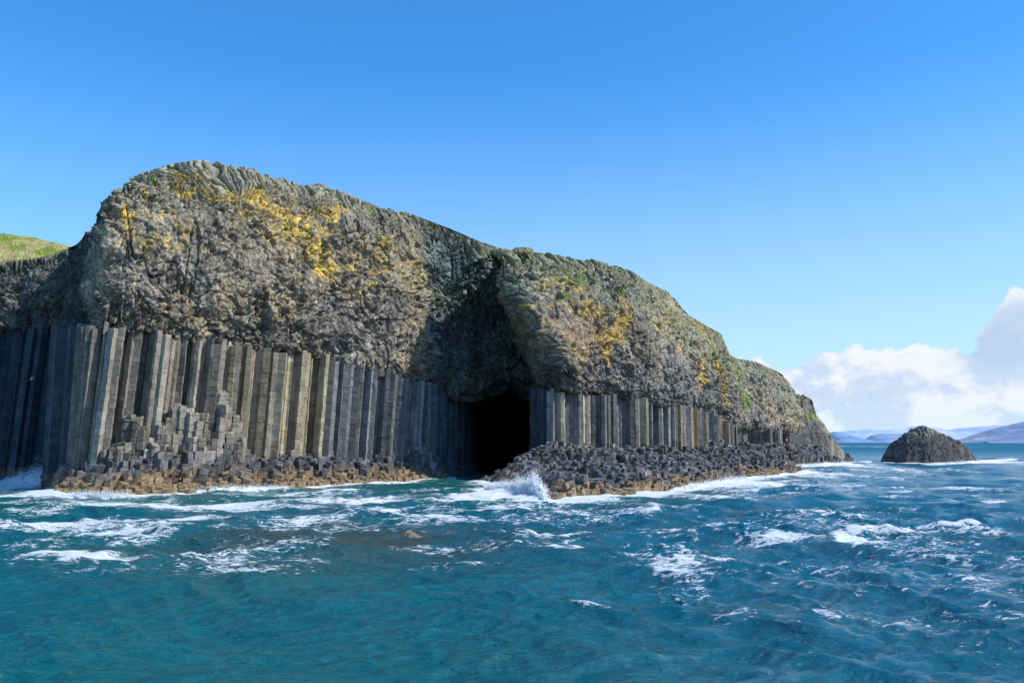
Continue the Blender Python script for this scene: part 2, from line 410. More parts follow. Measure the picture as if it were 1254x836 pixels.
def lattice_cells(x0, x1, y0, y1, sp, jit, rng):
    """jittered hexagonal lattice -> list of (x, y, polygon about the point, row)"""
    dy = sp * 0.866
    ny = int((y1 - y0) / dy) + 3; nx = int((x1 - x0) / sp) + 3
    gx = x0 - sp + (np.arange(nx)[None, :] + 0.5 * (np.arange(ny)[:, None] % 2)) * sp
    gy = np.repeat(y0 - dy + np.arange(ny)[:, None] * dy, nx, 1)
    gx = gx + (rng.random(gx.shape) - 0.5) * sp * jit; gy = gy + (rng.random(gy.shape) - 0.5) * sp * jit
    cells = []
    for r in range(1, ny - 1):
        for c in range(1, nx - 1):
            px, py = gx[r, c], gy[r, c]
            poly = [(-sp, -sp), (sp, -sp), (sp, sp), (-sp, sp)]
            for rr in (r - 1, r, r + 1):
                for k in (c - 2, c - 1, c, c + 1, c + 2):
                    if (rr == r and k == c) or k < 0 or k >= nx: continue
                    ax, ay = gx[rr, k] - px, gy[rr, k] - py
                    poly = clip_poly(poly, ax, ay, (ax * ax + ay * ay) / 2)
            # drop very short edges
            q = [poly[i] for i in range(len(poly)) if math.hypot(poly[i][0] - poly[i - 1][0], poly[i][1] - poly[i - 1][1]) > 0.08 * sp]
            if len(q) >= 4: cells.append((px, py, q, r))
    return cells

def prism(poly_xy, z0, z1, rng, seg=0.8, colr=(0.13, 0.125, 0.12), lean=(0, 0), topround=0.06, chip=0.045, tone=0.2, tilt=(0, 0), foot=None, groove=0.03):
    """a jointed polygonal column between z0 and z1; poly_xy are world points at z0"""
    P = np.array(poly_xy); c = P.mean(0); n = len(P)
    V = []; Cc = []; F_ = []
    zs = [z0]
    while zs[-1] + seg * 1.5 < z1: zs.append(zs[-1] + seg * (0.6 + 0.8 * rng.random()))
    zs.append(z1)
    rings = []
    for i in range(len(zs) - 1):
        a, b = zs[i], zs[i + 1]
        tn = 1 + (rng.random() - 0.5) * 2 * tone
        off = (rng.random(2) - 0.5) * 0.05
        sc = 0.985 + (rng.random() - 0.5) * 0.02
        g = min(0.05, (b - a) * 0.2)
        last = i == len(zs) - 2
        lv = [(a + 0.002, sc - groove), (a + g, sc), (b - g, sc), (b - 0.002, sc - groove)] if not last else [(a + 0.002, sc - groove), (a + g, sc), (b - topround, sc), (b, sc - 0.09)]
        for (z, k) in lv: rings.append((z, k, tn, off))
    for (z, k, tn, off) in rings:
        for p in P:
            q = c + (p - c) * k + off + (rng.random(2) - 0.5) * chip
            zz = z + ((q - c) @ np.array(tilt) if z > z0 + 0.3 else 0)
            V.append((q[0] + lean[0] * (z - z0), q[1] + lean[1] * (z - z0), zz))
            t = tn
            col = np.array(colr) * t
            if foot is not None:
                w = np.clip((foot[0] - z + (rng.random() - 0.5) * 0.5) / foot[1], 0, 1)
                col = col * (1 - w) + np.array(foot[2]) * w * (0.45 + 0.75 * rng.random())
            Cc.append(col)
    m = len(rings)
    for j in range(m - 1):
        for i in range(n):
            k = (i + 1) % n
            F_.append((j * n + i, j * n + k, (j + 1) * n + k, (j + 1) * n + i))
    top = [(m - 1) * n + i for i in range(n)]
    F_.append(tuple(top))
    return V, F_, Cc

def merge(parts):
    V = []; Fs = []; Cc = []; o = 0
    for (v, f, c) in parts:
        V += list(v); Cc += list(c); Fs += [tuple(i + o for i in q) for q in f]; o += len(v)
    return V, Fs, Cc

TAN = (0.29, 0.205, 0.115)

def column_wall(parent, plan, s0, s1, zbase, ztop, seed, sp=1.08, depth=1.4, front=0.55, back=0.93, lean=0.0, colf=None, jit=0.6, cap=100, wash=None, flat=None, deep=1.4, corner=None, poke=1.6):
    rng = np.random.default_rng(seed)
    cells = lattice_cells(s0, s1, -1.3 * sp, 0.6 * sp, sp, jit, rng)
    cells = [(a, b * deep, [(p, q * deep) for p, q in pg], r) for a, b, pg, r in cells]
    made = []
    for (s, d, poly, r) in cells:
        if s < s0 or s > s1: continue
        if r > 3 or (corner is not None and r == 3 and corner[0] < s < corner[1]): continue
        q = rng.random()
        if r == 3 and q > (front if flat is None else front + (0.93 - front) * (1 - flat(s))): continue
        if r == 2 and q > back: continue
        pts = [plan.pt(s + p[0], d + p[1]) for p in poly]
        x, y = plan.pt(s, d)
        zb, zt = zbase(s, d, x, y), ztop(s, d)
        zt += rng.random() ** 2 * poke - 0.9
        tx = float(np.interp(s, plan.s, plan.t[:, 0])); ty = float(np.interp(s, plan.s, plan.t[:, 1]))
        ln = lean(s) if callable(lean) else lean
        c = colf(s, d, rng)
        made.append((d, s, (x, y, zb), prism([(float(a), float(b)) for a, b in pts], zb, zt, rng, colr=c, lean=(tx * ln, ty * ln), foot=(1.6, 1.0, TAN) if zb < 1.2 else None)))
    made.sort(key=lambda q: -q[0])
    for i, (d, s, loc, (V, Fs, Cc)) in enumerate(made[:cap]):
        mesh_obj('basalt_column', V, Fs, M_COL, parent, Cc, loc)
    if made[cap:]:
        V, Fs, Cc = merge([q[3] for q in made[cap:]])
        o = mesh_obj('columns_behind', V, Fs, M_COL, parent, Cc); o['kind'] = 'stuff'
    return made

def curtain(name, plan, s0, s1, d, z0, z1, parent, seed, col=(0.06, 0.06, 0.062), lean=0.0):
    s = np.arange(s0, s1, 0.5); zs = np.linspace(0, 1, 26)
    S, Tz = np.meshgrid(s, zs)
    zt = z1(s) if callable(z1) else np.full(s.shape, z1)
    Z = z0 + (zt[None, :] - z0) * Tz
    Dd = d + fbm(S / 1.4, Z / 3, seed, 3) * 0.5
    x, y = plan.pt(S, Dd)
    if lean:
        x = x + np.interp(S, plan.s, plan.t[:, 0]) * lean * Z; y = y + np.interp(S, plan.s, plan.t[:, 1]) * lean * Z
    V = np.stack([x, y, Z], 2)
    c = np.tile(np.array(col), S.shape + (1,)) * (0.8 + 0.4 * vnoise(S, Z, seed + 1))[..., None]
    return mesh_obj(name, V.reshape(-1, 3), grid_faces(*S.shape), M_COL, parent, c.reshape(-1, 3))

zbotL = PL.solve_z(BOT_L, 0.6)
def zbL(s, d=0): return float(np.interp(s, PL.s, zbotL)) + 0.7
def colL(s, d, rng):
    base = np.array([0.205, 0.180, 0.142])
    cream = np.array([0.40, 0.325, 0.19]); grey = np.array([0.165, 0.160, 0.155])
    w = float(sstep(sMid + 0.6, sMid - 0.6, s)); cr = float(sstep(s200 - 6, s200 + 4, s)) * w
    c = grey * (1 - w) + base * w
    k = cr * rng.random() ** 1.5 * 0.85
    c = c * (1 - k) + cream * k
    c = c * (0.7 + 0.6 * rng.random())
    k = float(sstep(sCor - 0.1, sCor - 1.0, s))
    return c * (1 - k) + np.array([0.055, 0.072, 0.08]) * k  # columns round the left corner take a dark blue tone as painted shade
def leanL(s): return 0.075 if s < sA else 0.03
def flatL(s): return 1.0 if s < sMid else 0.35
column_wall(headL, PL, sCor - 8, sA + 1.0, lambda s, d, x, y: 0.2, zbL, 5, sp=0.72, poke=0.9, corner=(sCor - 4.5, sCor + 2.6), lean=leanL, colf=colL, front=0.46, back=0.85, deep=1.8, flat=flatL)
curtain('rock_core', PL, 2.0, sA + 2.5, -2.4, -1.0, lambda s: np.interp(s, PL.s, zbotL) + 1.5, headL, 41, lean=0.07)

# ================================================================== RECESSED CLIFF ON THE LEFT
headW = thing('basalt_cliff', 'shaded basalt cliff set back at the left edge of the photo, dark columns under grass', 'cliff', (-80, 132, 0))
def col_shaded(S, Z, T, O, i):
    c = base_colour(S, Z, T, i, 401, 0.5, 0.25) * np.array([0.5, 0.55, 0.6])  # rock tone lowered and blued: this cliff's shade is put into the colour
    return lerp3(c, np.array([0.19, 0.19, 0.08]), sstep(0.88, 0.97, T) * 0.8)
profW = [(0, 0.2), (0.04, 0.9), (0.3, 1.0), (0.7, 0), (0.9, -1.6), (1.0, -5)]
SKY_W = [(-500, 330), (0, 322), (40, 318), (60, 314), (80, 307), (104, 296), (140, 290)]
BOT_W = [(-500, 404), (0, 405), (140, 404)]
PP, cc = upper_rock(PW, SKY_W, BOT_W, profW, 401, (0, PW.s[-1]), colour=col_shaded, nt=120)
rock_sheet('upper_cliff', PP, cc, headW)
zbotW = PW.solve_z(BOT_W, 0.6)
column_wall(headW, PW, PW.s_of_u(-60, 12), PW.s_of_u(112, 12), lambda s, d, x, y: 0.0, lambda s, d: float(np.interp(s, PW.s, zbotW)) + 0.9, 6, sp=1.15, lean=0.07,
            colf=lambda s, d, rng: np.array([0.05, 0.066, 0.076]) * (0.75 + 0.5 * rng.random()), front=0.5)  # dark blue column colour, with the shade of the recess painted in
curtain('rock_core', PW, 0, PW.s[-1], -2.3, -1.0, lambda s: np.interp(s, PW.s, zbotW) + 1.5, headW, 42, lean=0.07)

# ================================================================== RIGHT HEADLAND
headR = thing('basalt_headland', 'bulging basalt headland right of the cave mouth, standing behind the wide stepped causeway', 'headland', (22, 140, 0))
marksR = project_s(PR, [(738, 430, 8, 22, 1), (728, 415, 14, 14, .9), (745, 408, 16, 14, .8), (720, 380, 24, 14, .65), (688, 375, 20, 8, .7), (705, 350, 18, 16, .55), (760, 390, 14, 30, .55), (830, 430, 5, 36, .75),
                         (800, 400, 10, 20, .5), (870, 450, 10, 18, .7), (884, 480, 5, 30, .8), (655, 378, 14, 6, .55), (700, 430, 20, 16, .45), (812, 395, 4, 36, .7), (850, 455, 4, 40, .7), (795, 440, 3, 30, .55), (866, 425, 5, 30, .6), (668, 400, 30, 22, .3), (640, 350, 30, 20, .25)])
ochR = project_s(PR, [(690, 410, 40, 40, .7), (640, 380, 34, 44, .55), (740, 400, 40, 30, .6), (845, 470, 10, 40, .5)])
grnR = project_s(PR, [(715, 340, 20, 16, .75), (700, 365, 10, 8, .7), (760, 360, 14, 14, .6), (868, 435, 10, 18, .9), (875, 455, 8, 14, .8), (830, 400, 10, 30, .5), (630, 320, 10, 5, .8), (680, 315, 30, 5, .7)])
sR0 = float(PR.s[np.argmin(np.hypot(PR.xy[:, 0] - 4.2, PR.xy[:, 1] - 118.6))])
def col_right(S, Z, T, O, i):
    c = base_colour(S, Z, T, i, 501, 0.75, 0.4)
    far = sstep(PR.s_of_u(740, 20), PR.s_of_u(830, 20), S)
    c = lerp3(c, SAGE * 1.15, far * sstep(0.25, 0.8, T + 0.2 * fbm(S / 3, Z / 6, 502, 3)) * 0.75)
    stv = vnoise(S / 0.9 + 0.3 * fbm(S, Z / 3, 506, 2), Z / 9, 507)
    c = lerp3(c, PALE, far * sstep(0.55, 0.85, stv) * 0.5); c = lerp3(c, OCH, far * sstep(0.42, 0.15, stv) * sstep(0.2, 0.6, T) * 0.5)
    c = lerp3(c, np.array([0.20, 0.195, 0.185]), far * sstep(0.5, 0.1, T) * 0.5)
    c = lerp3(c, np.array([0.36, 0.25, 0.14]), paint(S, Z, ochR, 57) * 0.75)
    y = paint(S, Z, marksR, 23)
    c = lerp3(c, OCH, y * 0.85); c = lerp3(c, YEL, y * sstep(-0.3, 0.6, i['brk'] + 0.7 * fbm(S * 2, Z * 2, 77, 4)) * (0.4 + 0.5 * i['hC']))
    c = lerp3(c, GRN, paint(S, Z, grnR, 93) * 0.75)
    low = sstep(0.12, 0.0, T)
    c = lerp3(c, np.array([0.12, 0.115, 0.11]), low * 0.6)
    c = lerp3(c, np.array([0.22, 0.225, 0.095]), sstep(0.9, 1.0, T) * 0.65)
    flank_shade = sstep(sR0 + 2.6, sR0 + 0.2, S + 1.0 * fbm(S / 2, Z / 2, 505, 3)) * sstep(0.75, 0.45, T)
    c = c * (1 - 0.45 * flank_shade)[..., None] * lerp3(np.ones(S.shape + (3,)), np.array([0.85, 1.0, 1.08]), flank_shade)  # lower left flank darkened: shade beside the cave mouth painted on
    return c
def shape_right(S, T, x, y, z):
    # the left flank leans out over the cave mouth as it rises
    w = sstep(sR0 + 9.0, sR0 - 0.5, S)
    g = np.interp(T, [0, 0.12, 0.42, 0.8, 1.0], [-1.6, -1.2, 1.5, 6.0, 7.2])
    bulge = 1.6 * np.exp(-((T - 0.3) / 0.25) ** 2) * np.exp(-((S - sR0 - 3) / 6.0) ** 2)
    return x - w * g + bulge * 0.3, y - bulge, z
profR = [(0, 0.3), (0.03, 0.8), (0.12, 1.6), (0.35, 1.9), (0.6, 1.0), (0.8, -0.2), (0.9, -1.3), (0.96, -2.6), (1.0, -5.5)]
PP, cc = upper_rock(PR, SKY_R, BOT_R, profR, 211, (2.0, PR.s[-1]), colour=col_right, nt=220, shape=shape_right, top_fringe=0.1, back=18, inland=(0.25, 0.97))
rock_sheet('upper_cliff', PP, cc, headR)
zbotR = PR.solve_z(BOT_R, 0.6)

# ------------------------------------------------------------------ shore lines and the stepped ledges
def wl(pts): return np.array([sea_pt(u, v) for u, v in pts])
WL_L = np.vstack([[(-58, 112), (-52.5, 100)], wl([(67, 598), (74, 606), (100, 609), (140, 609), (180, 607), (230, 604), (300, 600), (360, 596.5), (420, 594), (480, 590.5), (541, 586)]), [(-9.6, 125)], [(-9.0, 130)]])
WL_R = np.vstack([[(1.5, 135), (0.0, 122)], wl([(605, 589.5), (628, 597), (650, 606), (668, 611), (700, 611), (740, 609), (800, 602.5), (850, 595), (900, 587), (940, 583), (982, 579)]), [(49, 152), (47.5, 170), (50, 184)]])
WL_F = np.vstack([[(46, 176), (52, 177)], wl([(955, 572), (985, 570), (1010, 568.5), (1046, 566)]), [(86, 219), (82, 226), (76, 232), (70, 240)]])

def seg_dist(px, py, line):
    best = np.full(np.shape(px), 1e9)
    for (ax, ay), (bx, by) in zip(line[:-1], line[1:]):
        vx, vy = bx - ax, by - ay; L2 = vx * vx + vy * vy + 1e-9
        t = np.clip(((px - ax) * vx + (py - ay) * vy) / L2, 0, 1)
        best = np.minimum(best, np.hypot(px - ax - t * vx, py - ay - t * vy))
    return best

def inside(px, py, poly):
    c = np.zeros(np.shape(px), bool); n = len(poly)
    for i in range(n):
        x1, y1 = poly[i]; x2, y2 = poly[i - 1]
        k = ((y1 > py) != (y2 > py)) & (px < (x2 - x1) * (py - y1) / (y2 - y1 + 1e-12) + x1)
        c ^= k
    return c

def ledge(parent, shore, plan, s0, s1, zwall, seed, sp, cap, extra=None, rough=0.5, name='broken_column', over=1.5, power=0.75, step=0.45, darkc=(0.120, 0.116, 0.116), tan_z=1.5, highc=(0.19, 0.175, 0.155), tilt=(0, 0), lean_all=0.0):
    rng = np.random.default_rng(seed)
    k = (plan.s >= s0) & (plan.s <= s1)
    wall = plan.xy[k][::6]
    wall_in = np.stack(plan.pt(plan.s[k][::6], -over), 1)
    poly = np.vstack([shore, wall_in[::-1]])
    x0, y0 = poly.min(0); x1, y1 = poly.max(0)
    cells = lattice_cells(x0, x1, y0, y1, sp, 0.8, rng)
    px = np.array([c[0] for c in cells]); py = np.array([c[1] for c in cells])
    ins = inside(px, py, poly)
    df = seg_dist(px, py, shore); db = seg_dist(px, py, wall)
    # nearest wall point
    idx = np.array([np.argmin((wall[:, 0] - a) ** 2 + (wall[:, 1] - b) ** 2) for a, b in zip(px, py)])
    sw = plan.s[k][::6][idx]
    zw = zwall(sw)
    H = 0.35 + zw * (df / (df + db + 1e-6)) ** power
    H += fbm(px / 5.5, py / 5.5, seed, 4) * rough * 2.2 * np.clip(df / 3, 0.3, 1)
    if extra is not None: H = extra(px, py, H, df, db, sw)
    k1, k2, kx, ky, _a, _b = voro(px / 2.3 + 0.3 * fbm(px, py, seed + 2, 2), py / 1.9, seed + 3)
    H = H + (h2(kx, ky, seed + 4) - 0.5) * rough * 1.3 * np.clip(df / 2.5, 0.4, 1)
    H = np.floor(H / step) * step + (rng.random(len(px)) - 0.5) * 0.26 + (rng.random(len(px)) < 0.2) * (rng.random(len(px)) - 0.3) * rough
    H = H - (rng.random(len(px)) < 0.20) * (0.8 + 1.0 * rng.random(len(px))) * np.clip(df / 2.5, 0, 1)
    H = np.maximum(H, 0.15 + 0.5 * rng.random(len(px)))
    made = []
    for i, (x, y, pg, r) in enumerate(cells):
        if not ins[i]: continue
        h = H[i]
        z0 = max(-0.8, h - 4.5)
        tn = (0.5 + 0.8 * rng.random()) * (0.75 + 0.5 * float(h2(kx[i:i + 1], ky[i:i + 1], seed + 43)[0]))
        c = np.array(darkc) * tn
        up = float(sstep(3.2, 5.0, h)); c = c * (1 - up) + np.array(highc) * tn * up
        tz = tan_z + 1.3 * fbm(np.array([x / 4]), np.array([y / 4]), 77, 3)[0] + 1.0 * (rng.random() - 0.5)
        pts = [(x + p[0] * 1.0, y + p[1] * 1.0) for p in pg]
        ha, hb = float(h2(kx[i:i + 1], ky[i:i + 1], seed + 41)[0]) - 0.5, float(h2(kx[i:i + 1], ky[i:i + 1], seed + 42)[0]) - 0.5
        tl = ((rng.random() - 0.5) * 0.22 + tilt[0] + ha * 0.75, (rng.random() - 0.5) * 0.22 + tilt[1] + hb * 0.6)
        lk = 1.0 if h < 3.2 else 0.12
        ln = (-ha * 0.5 * lk + lean_all, -hb * 0.4 * lk)
        if h >= 3.2: tl = (tl[0] * 0.5, tl[1] * 0.5)
        made.append((math.hypot(x, y) / (0.4 + h), (x, y, z0), prism(pts, z0, h, rng, seg=0.75, colr=c, topround=0.16, chip=0.14, tilt=tl, lean=ln, foot=(tz + 0.4, 0.8, TAN), groove=0.05)))
    made.sort(key=lambda q: q[0])
    for (_, loc, (V, Fs, Cc)) in made[:cap]:
        mesh_obj(name, V, Fs, M_STEP, parent, Cc, loc)
    V, Fs, Cc = merge([q[2] for q in made[cap:]])
    if V:
        o = mesh_obj('broken_columns_beyond', V, Fs, M_STEP, parent, Cc); o['kind'] = 'stuff'

ledL = thing('rock_ledge', 'tan footed ledge of broken column stumps at the base of the left headland', 'rock ledge', (-36, 92, 0))
sPile = (PL.s_of_u(135, 6), PL.s_of_u(285, 6)); sEnd = PL.s_of_u(508, 6)
def extraL(px, py, H, df, db, sw):
    a = sstep(sPile[0] - 2.5, sPile[0] + 1.5, sw) * sstep(sPile[1] + 2.5, sPile[1] - 1, sw)
    hump = 3.6 + 1.8 * np.exp(-((sw - PL.s_of_u(250, 8)) / 4.0) ** 2) + 1.0 * np.exp(-((sw - PL.s_of_u(150, 8)) / 3.0) ** 2)
    H = H + a * hump * np.exp(-(np.maximum(db - 0.6, 0) / 1.9) ** 2) * (0.45 + 0.9 * vnoise(px / 1.3, py / 1.3, 88))
    b = np.exp(-((sw - sEnd) / 3.0) ** 2)
    return H + b * 2.6 * np.exp(-(db / 2.6) ** 2) - 0.3
ledge(ledL, WL_L, PL, 6.0, sA + 2.0, lambda s: np.interp(s, [0, PL.s_of_u(100, 5), PL.s_of_u(260, 5), PL.s_of_u(330, 5), PL.s_of_u(515, 5)], [2.0, 3.2, 4.0, 3.2, 3.0]), 31, 0.74, 100, extraL, rough=0.8, lean_all=0.05, tan_z=1.5, highc=(0.23, 0.20, 0.155))

ledR = thing('stepped_causeway', 'wide tan edged causeway of stepped basalt stumps below the right headland', 'causeway', (20, 108, 0))
def extraR(px, py, H, df, db, sw):
    rub = np.exp(-((sw - PR.s_of_u(866, 4)) / 4.5) ** 2) * np.exp(-((db - 2.0) / 3.0) ** 2) * 2.0
    return H + rub
ledge(ledR, WL_R, PR, 4.0, PR.s[-1] - 3, lambda s: np.interp(s, [0, PR.s_of_u(660, 5), PR.s_of_u(720, 5), PR.s_of_u(813, 5), PR.s_of_u(888, 5)], [5.0, 5.1, 4.4, 3.7, 3.2]), 32, 0.68, 100, extraR, rough=0.55, tan_z=1.05, over=1.2, power=0.62, tilt=(0.08, -0.04))

# columns of the right headland stand on the causeway
def zbR(s, d=0): return float(np.interp(s, PR.s, zbotR)) + 0.9
def colR(s, d, rng):
    far = float(sstep(PR.s_of_u(790, 8), PR.s_of_u(840, 8), s))
    c = np.array([0.20, 0.195, 0.185])
    if far < 0.5 and rng.random() < 0.25: c = np.array([0.31, 0.27, 0.175])
    if far > 0.4 and rng.random() < 0.4: c = np.array([0.31, 0.225, 0.13])
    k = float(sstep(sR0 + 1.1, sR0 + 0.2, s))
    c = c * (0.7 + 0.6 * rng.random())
    return c * (1 - k) + np.array([0.06, 0.075, 0.085]) * k  # first columns at the cave corner carry their shade in the colour
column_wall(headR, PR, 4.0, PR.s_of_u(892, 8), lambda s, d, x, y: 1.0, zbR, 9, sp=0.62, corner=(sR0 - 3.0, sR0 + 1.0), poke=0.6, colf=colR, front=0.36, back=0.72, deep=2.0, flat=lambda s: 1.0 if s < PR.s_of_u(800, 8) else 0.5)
curtain('rock_core', PR, 2.0, PR.s[-1], -2.0, -1.0, lambda s: np.interp(s, PR.s, zbotR) + 1.5, headR, 43)

# ================================================================== CAVE
cave = thing('sea_cave', 'deep black sea cave mouth between the two headlands, columns along its left wall', 'sea cave', (-4, 140, 0))
PC = Plan([X(518, 126.5), X(541, 136), X(563, 146), X(570, 165), X(575, 200)], 0.2)
column_wall(cave, PC, 0.3, PC.s[-1] - 1, lambda s, d, x, y: 0.0, lambda s, d: 14.5 - 0.08 * s, 12, sp=1.05, lean=0.03, colf=lambda s, d, rng: np.array([0.078, 0.105, 0.12]) * (0.75 + 0.5 * rng.random()), front=0.6, cap=90)  # columns coloured dark blue to paint in the shade along the cave wall
curtain('rock_wall', PC, 0, PC.s[-1], -1.7, -1.0, 15.0, cave, 44)
def sheet(name, parent, fx, nu, nv, col, mat=M_ROCK, flip=False):
    U, Vv = np.meshgrid(np.linspace(0, 1, nu), np.linspace(0, 1, nv))
    x, y, z = fx(U, Vv)
    c = np.tile(np.array(col), U.shape + (1,)) * (0.7 + 0.6 * vnoise(U * nu / 3, Vv * nv / 3, 5))[..., None]
    return mesh_obj(name, np.stack([x, y, z], 2).reshape(-1, 3), grid_faces(nv, nu, flip), mat, parent, c.reshape(-1, 3))
def roof(U, V):
    y = 134 + 66 * V; x = -22 + 36 * U
    z = 11.9 + fbm(x / 1.6, y / 1.6, 61, 4) * 1.1 + 2.4 * np.exp(-((x + 1) / 3.5) ** 2) - 0.02 * (y - 134) + 1.8 * sstep(-8, -11, x)
    return x, y, z
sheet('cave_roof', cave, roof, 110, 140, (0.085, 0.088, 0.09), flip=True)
def rwall(U, V):
    y = 126 + 74 * U; z = -1 + 15 * V; x = 4.6 + 1.0 * U + 0.35 * np.sin(y * 5.5) + fbm(y / 3, z / 6, 62, 3) * 0.5
    return x, y, z
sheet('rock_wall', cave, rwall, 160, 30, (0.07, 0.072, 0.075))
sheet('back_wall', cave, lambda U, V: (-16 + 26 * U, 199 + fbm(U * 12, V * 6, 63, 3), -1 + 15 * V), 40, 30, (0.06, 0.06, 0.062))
rngc = np.random.default_rng(77)
steps = []
for (x, y, pg, r) in lattice_cells(-14, -6, 126, 152, 0.9, 0.5, rngc):
    wx = np.interp(y, PC.xy[:, 1], PC.xy[:, 0]); d = x - wx
    if -0.6 < d < 2.6:
        h = 2.4 - 0.85 * d + (rngc.random() - 0.5) * 1.1
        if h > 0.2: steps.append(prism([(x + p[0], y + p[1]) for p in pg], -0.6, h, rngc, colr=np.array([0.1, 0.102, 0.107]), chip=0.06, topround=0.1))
V, Fs, Cc = merge(steps); mesh_obj('wall_steps', V, Fs, M_STEP, cave, Cc)

# ================================================================== FAR HEADLAND, END CLIFF, FAR CAUSEWAY
headF = thing('basalt_headland', 'far lower headland with green streak on its left edge, seen beyond the right headland', 'headland', (58, 205, 0))
grnF = project_s(PF, [(903, 465, 8, 24, 1), (910, 495, 8, 16, .9), (900, 445, 8, 8, .8)])
yelF = project_s(PF, [(952, 515, 3, 14, .6), (930, 470, 8, 16, .4)])
def col_far(S, Z, T, O, i):
    c = base_colour(S, Z, T, i, 601, 0.6, 0.45) * 1.15
    st = vnoise(S / 0.8, Z / 9, 602)
    c = lerp3(c, SAGE * 1.25, np.clip(st - 0.35, 0, 1) * 0.8 * sstep(0.2, 0.6, T))
    c = lerp3(c, GRN * 1.2, paint(S, Z, grnF, 95) * 0.9); c = lerp3(c, OCH, paint(S, Z, yelF, 96) * 0.7)
    return lerp3(c, np.array([0.17, 0.185, 0.08]), sstep(0.93, 1.0, T) * 0.7)
profF = [(0, 0.2), (0.04, 0.9), (0.15, 1.3), (0.5, 0.7), (0.8, -0.6), (0.95, -2.0), (1.0, -4.5)]
PP, cc = upper_rock(PF, SKY_F, BOT_F, profF, 321, (0.5, PF.s[-1]), colour=col_far, nt=150, amp=0.8, jag=0.7, back=16, inland=(-0.3, 0.95))
rock_sheet('upper_cliff', PP, cc, headF)
zbotF = PF.solve_z(BOT_F, 0.6)
column_wall(headF, PF, 1.0, PF.s_of_u(974, 6), lambda s, d, x, y: 0.8, lambda s, d: float(np.interp(s, PF.s, zbotF)) + 0.8, 14, sp=1.25, colf=lambda s, d, rng: np.array([0.17, 0.158, 0.14]) * (0.7 + 0.6 * rng.random()), front=0.45)
curtain('rock_core', PF, 0, PF.s[-1], -1.9, -1.0, lambda s: np.interp(s, PF.s, zbotF) + 1.5, headF, 45)
ledF = thing('stepped_causeway', 'low dark far causeway tapering into the sea toward the islet', 'causeway', (64, 196, 0))
ledge(ledF, WL_F, PF, 0.5, PF.s[-1] - 6, lambda s: np.interp(s, [0, PF.s_of_u(930, 4), PF.s_of_u(965, 4), PF.s[-1]], [4.2, 4.6, 4.2, 3.4]), 33, 1.0, 100, lambda px, py, H, df, db, sw: H + 0.7 * np.clip(df / 1.5, 0, 1), rough=0.4, power=0.55, tan_z=0.4)

def mound(name, parent, cx, cy, rx, ry, hf, n, seed, colour, mat=M_FAR, rot=0.0):
    """a rock lump as a height field over an ellipse; hf(U, V) gives the height"""
    rr = np.linspace(0, 1, n); aa = np.linspace(0, 2 * math.pi, 3 * n + 1)
    Rr, A = np.meshgrid(rr, aa, indexing='ij')
    wob = 1 + 0.13 * fbm(np.cos(A) * 2.2, np.sin(A) * 2.2, seed, 3) * Rr
    U = Rr * np.cos(A) * wob; V = Rr * np.sin(A) * wob
    z = hf(U, V, Rr)
    x = U * rx; y = V * ry
    c_, s_ = math.cos(rot), math.sin(rot)
    P = np.stack([cx + x * c_ - y * s_, cy + x * s_ + y * c_, z], 2)
    col = colour(P[..., 0], P[..., 1], P[..., 2], Rr)
    return mesh_obj(name, P.reshape(-1, 3), grid_faces(n, 3 * n + 1, True), mat, parent, col.reshape(-1, 3))

# end cliff with the grass shoulder
endc = thing('end_cliff', 'small grey end cliff with a bright grass shoulder, last rock of the far headland', 'cliff', (70, 214, 0))
pk = at(988, 485, 216); ft = at(1019, 547, 214)
def end_h(U, V, Rr):
    prof = np.interp(U, [-1, -0.5, 0.0, 0.13, 0.2, 0.30, 0.45, 0.7, 1.0], [14, 16.4, 16.4, 15.8, 12.0, 11.0, 9.2, 5.2, 1.0])
    z = prof * np.clip(np.interp(np.abs(V), [0, 0.35, 0.8, 1.0], [1, 0.97, 0.55, -0.05]), -0.1, 1)
    z = np.where(Rr > 0.985, -0.5, z)
    return z + fbm(U * 14, V * 14, 71, 4) * 0.7 * np.clip(z / 3, 0, 1) - 0.35 * np.abs(fbm(U * 30, V * 30, 75, 3))
def end_c(x, y, z, Rr):
    c = np.tile(np.array([0.185, 0.165, 0.135]), x.shape + (1,)) * (0.65 + 0.7 * vnoise(x * 1.3, z * 1.6, 72))[..., None]
    g = sstep(0.6, 0.8, fbm(x / 3, z / 2, 73, 3) * 0.3 + np.exp(-((z - 11.2) / 1.3) ** 2) * sstep(ft.x + 2, ft.x - 3, x))
    g = np.maximum(g, sstep(15.6, 16.4, z) * 0.7)
    return lerp3(c, np.array([0.2, 0.235, 0.07]), g)
mound('rock', endc, at(985, 541, 218).x, 219, 9.4, 11, end_h, 90, 70, end_c)

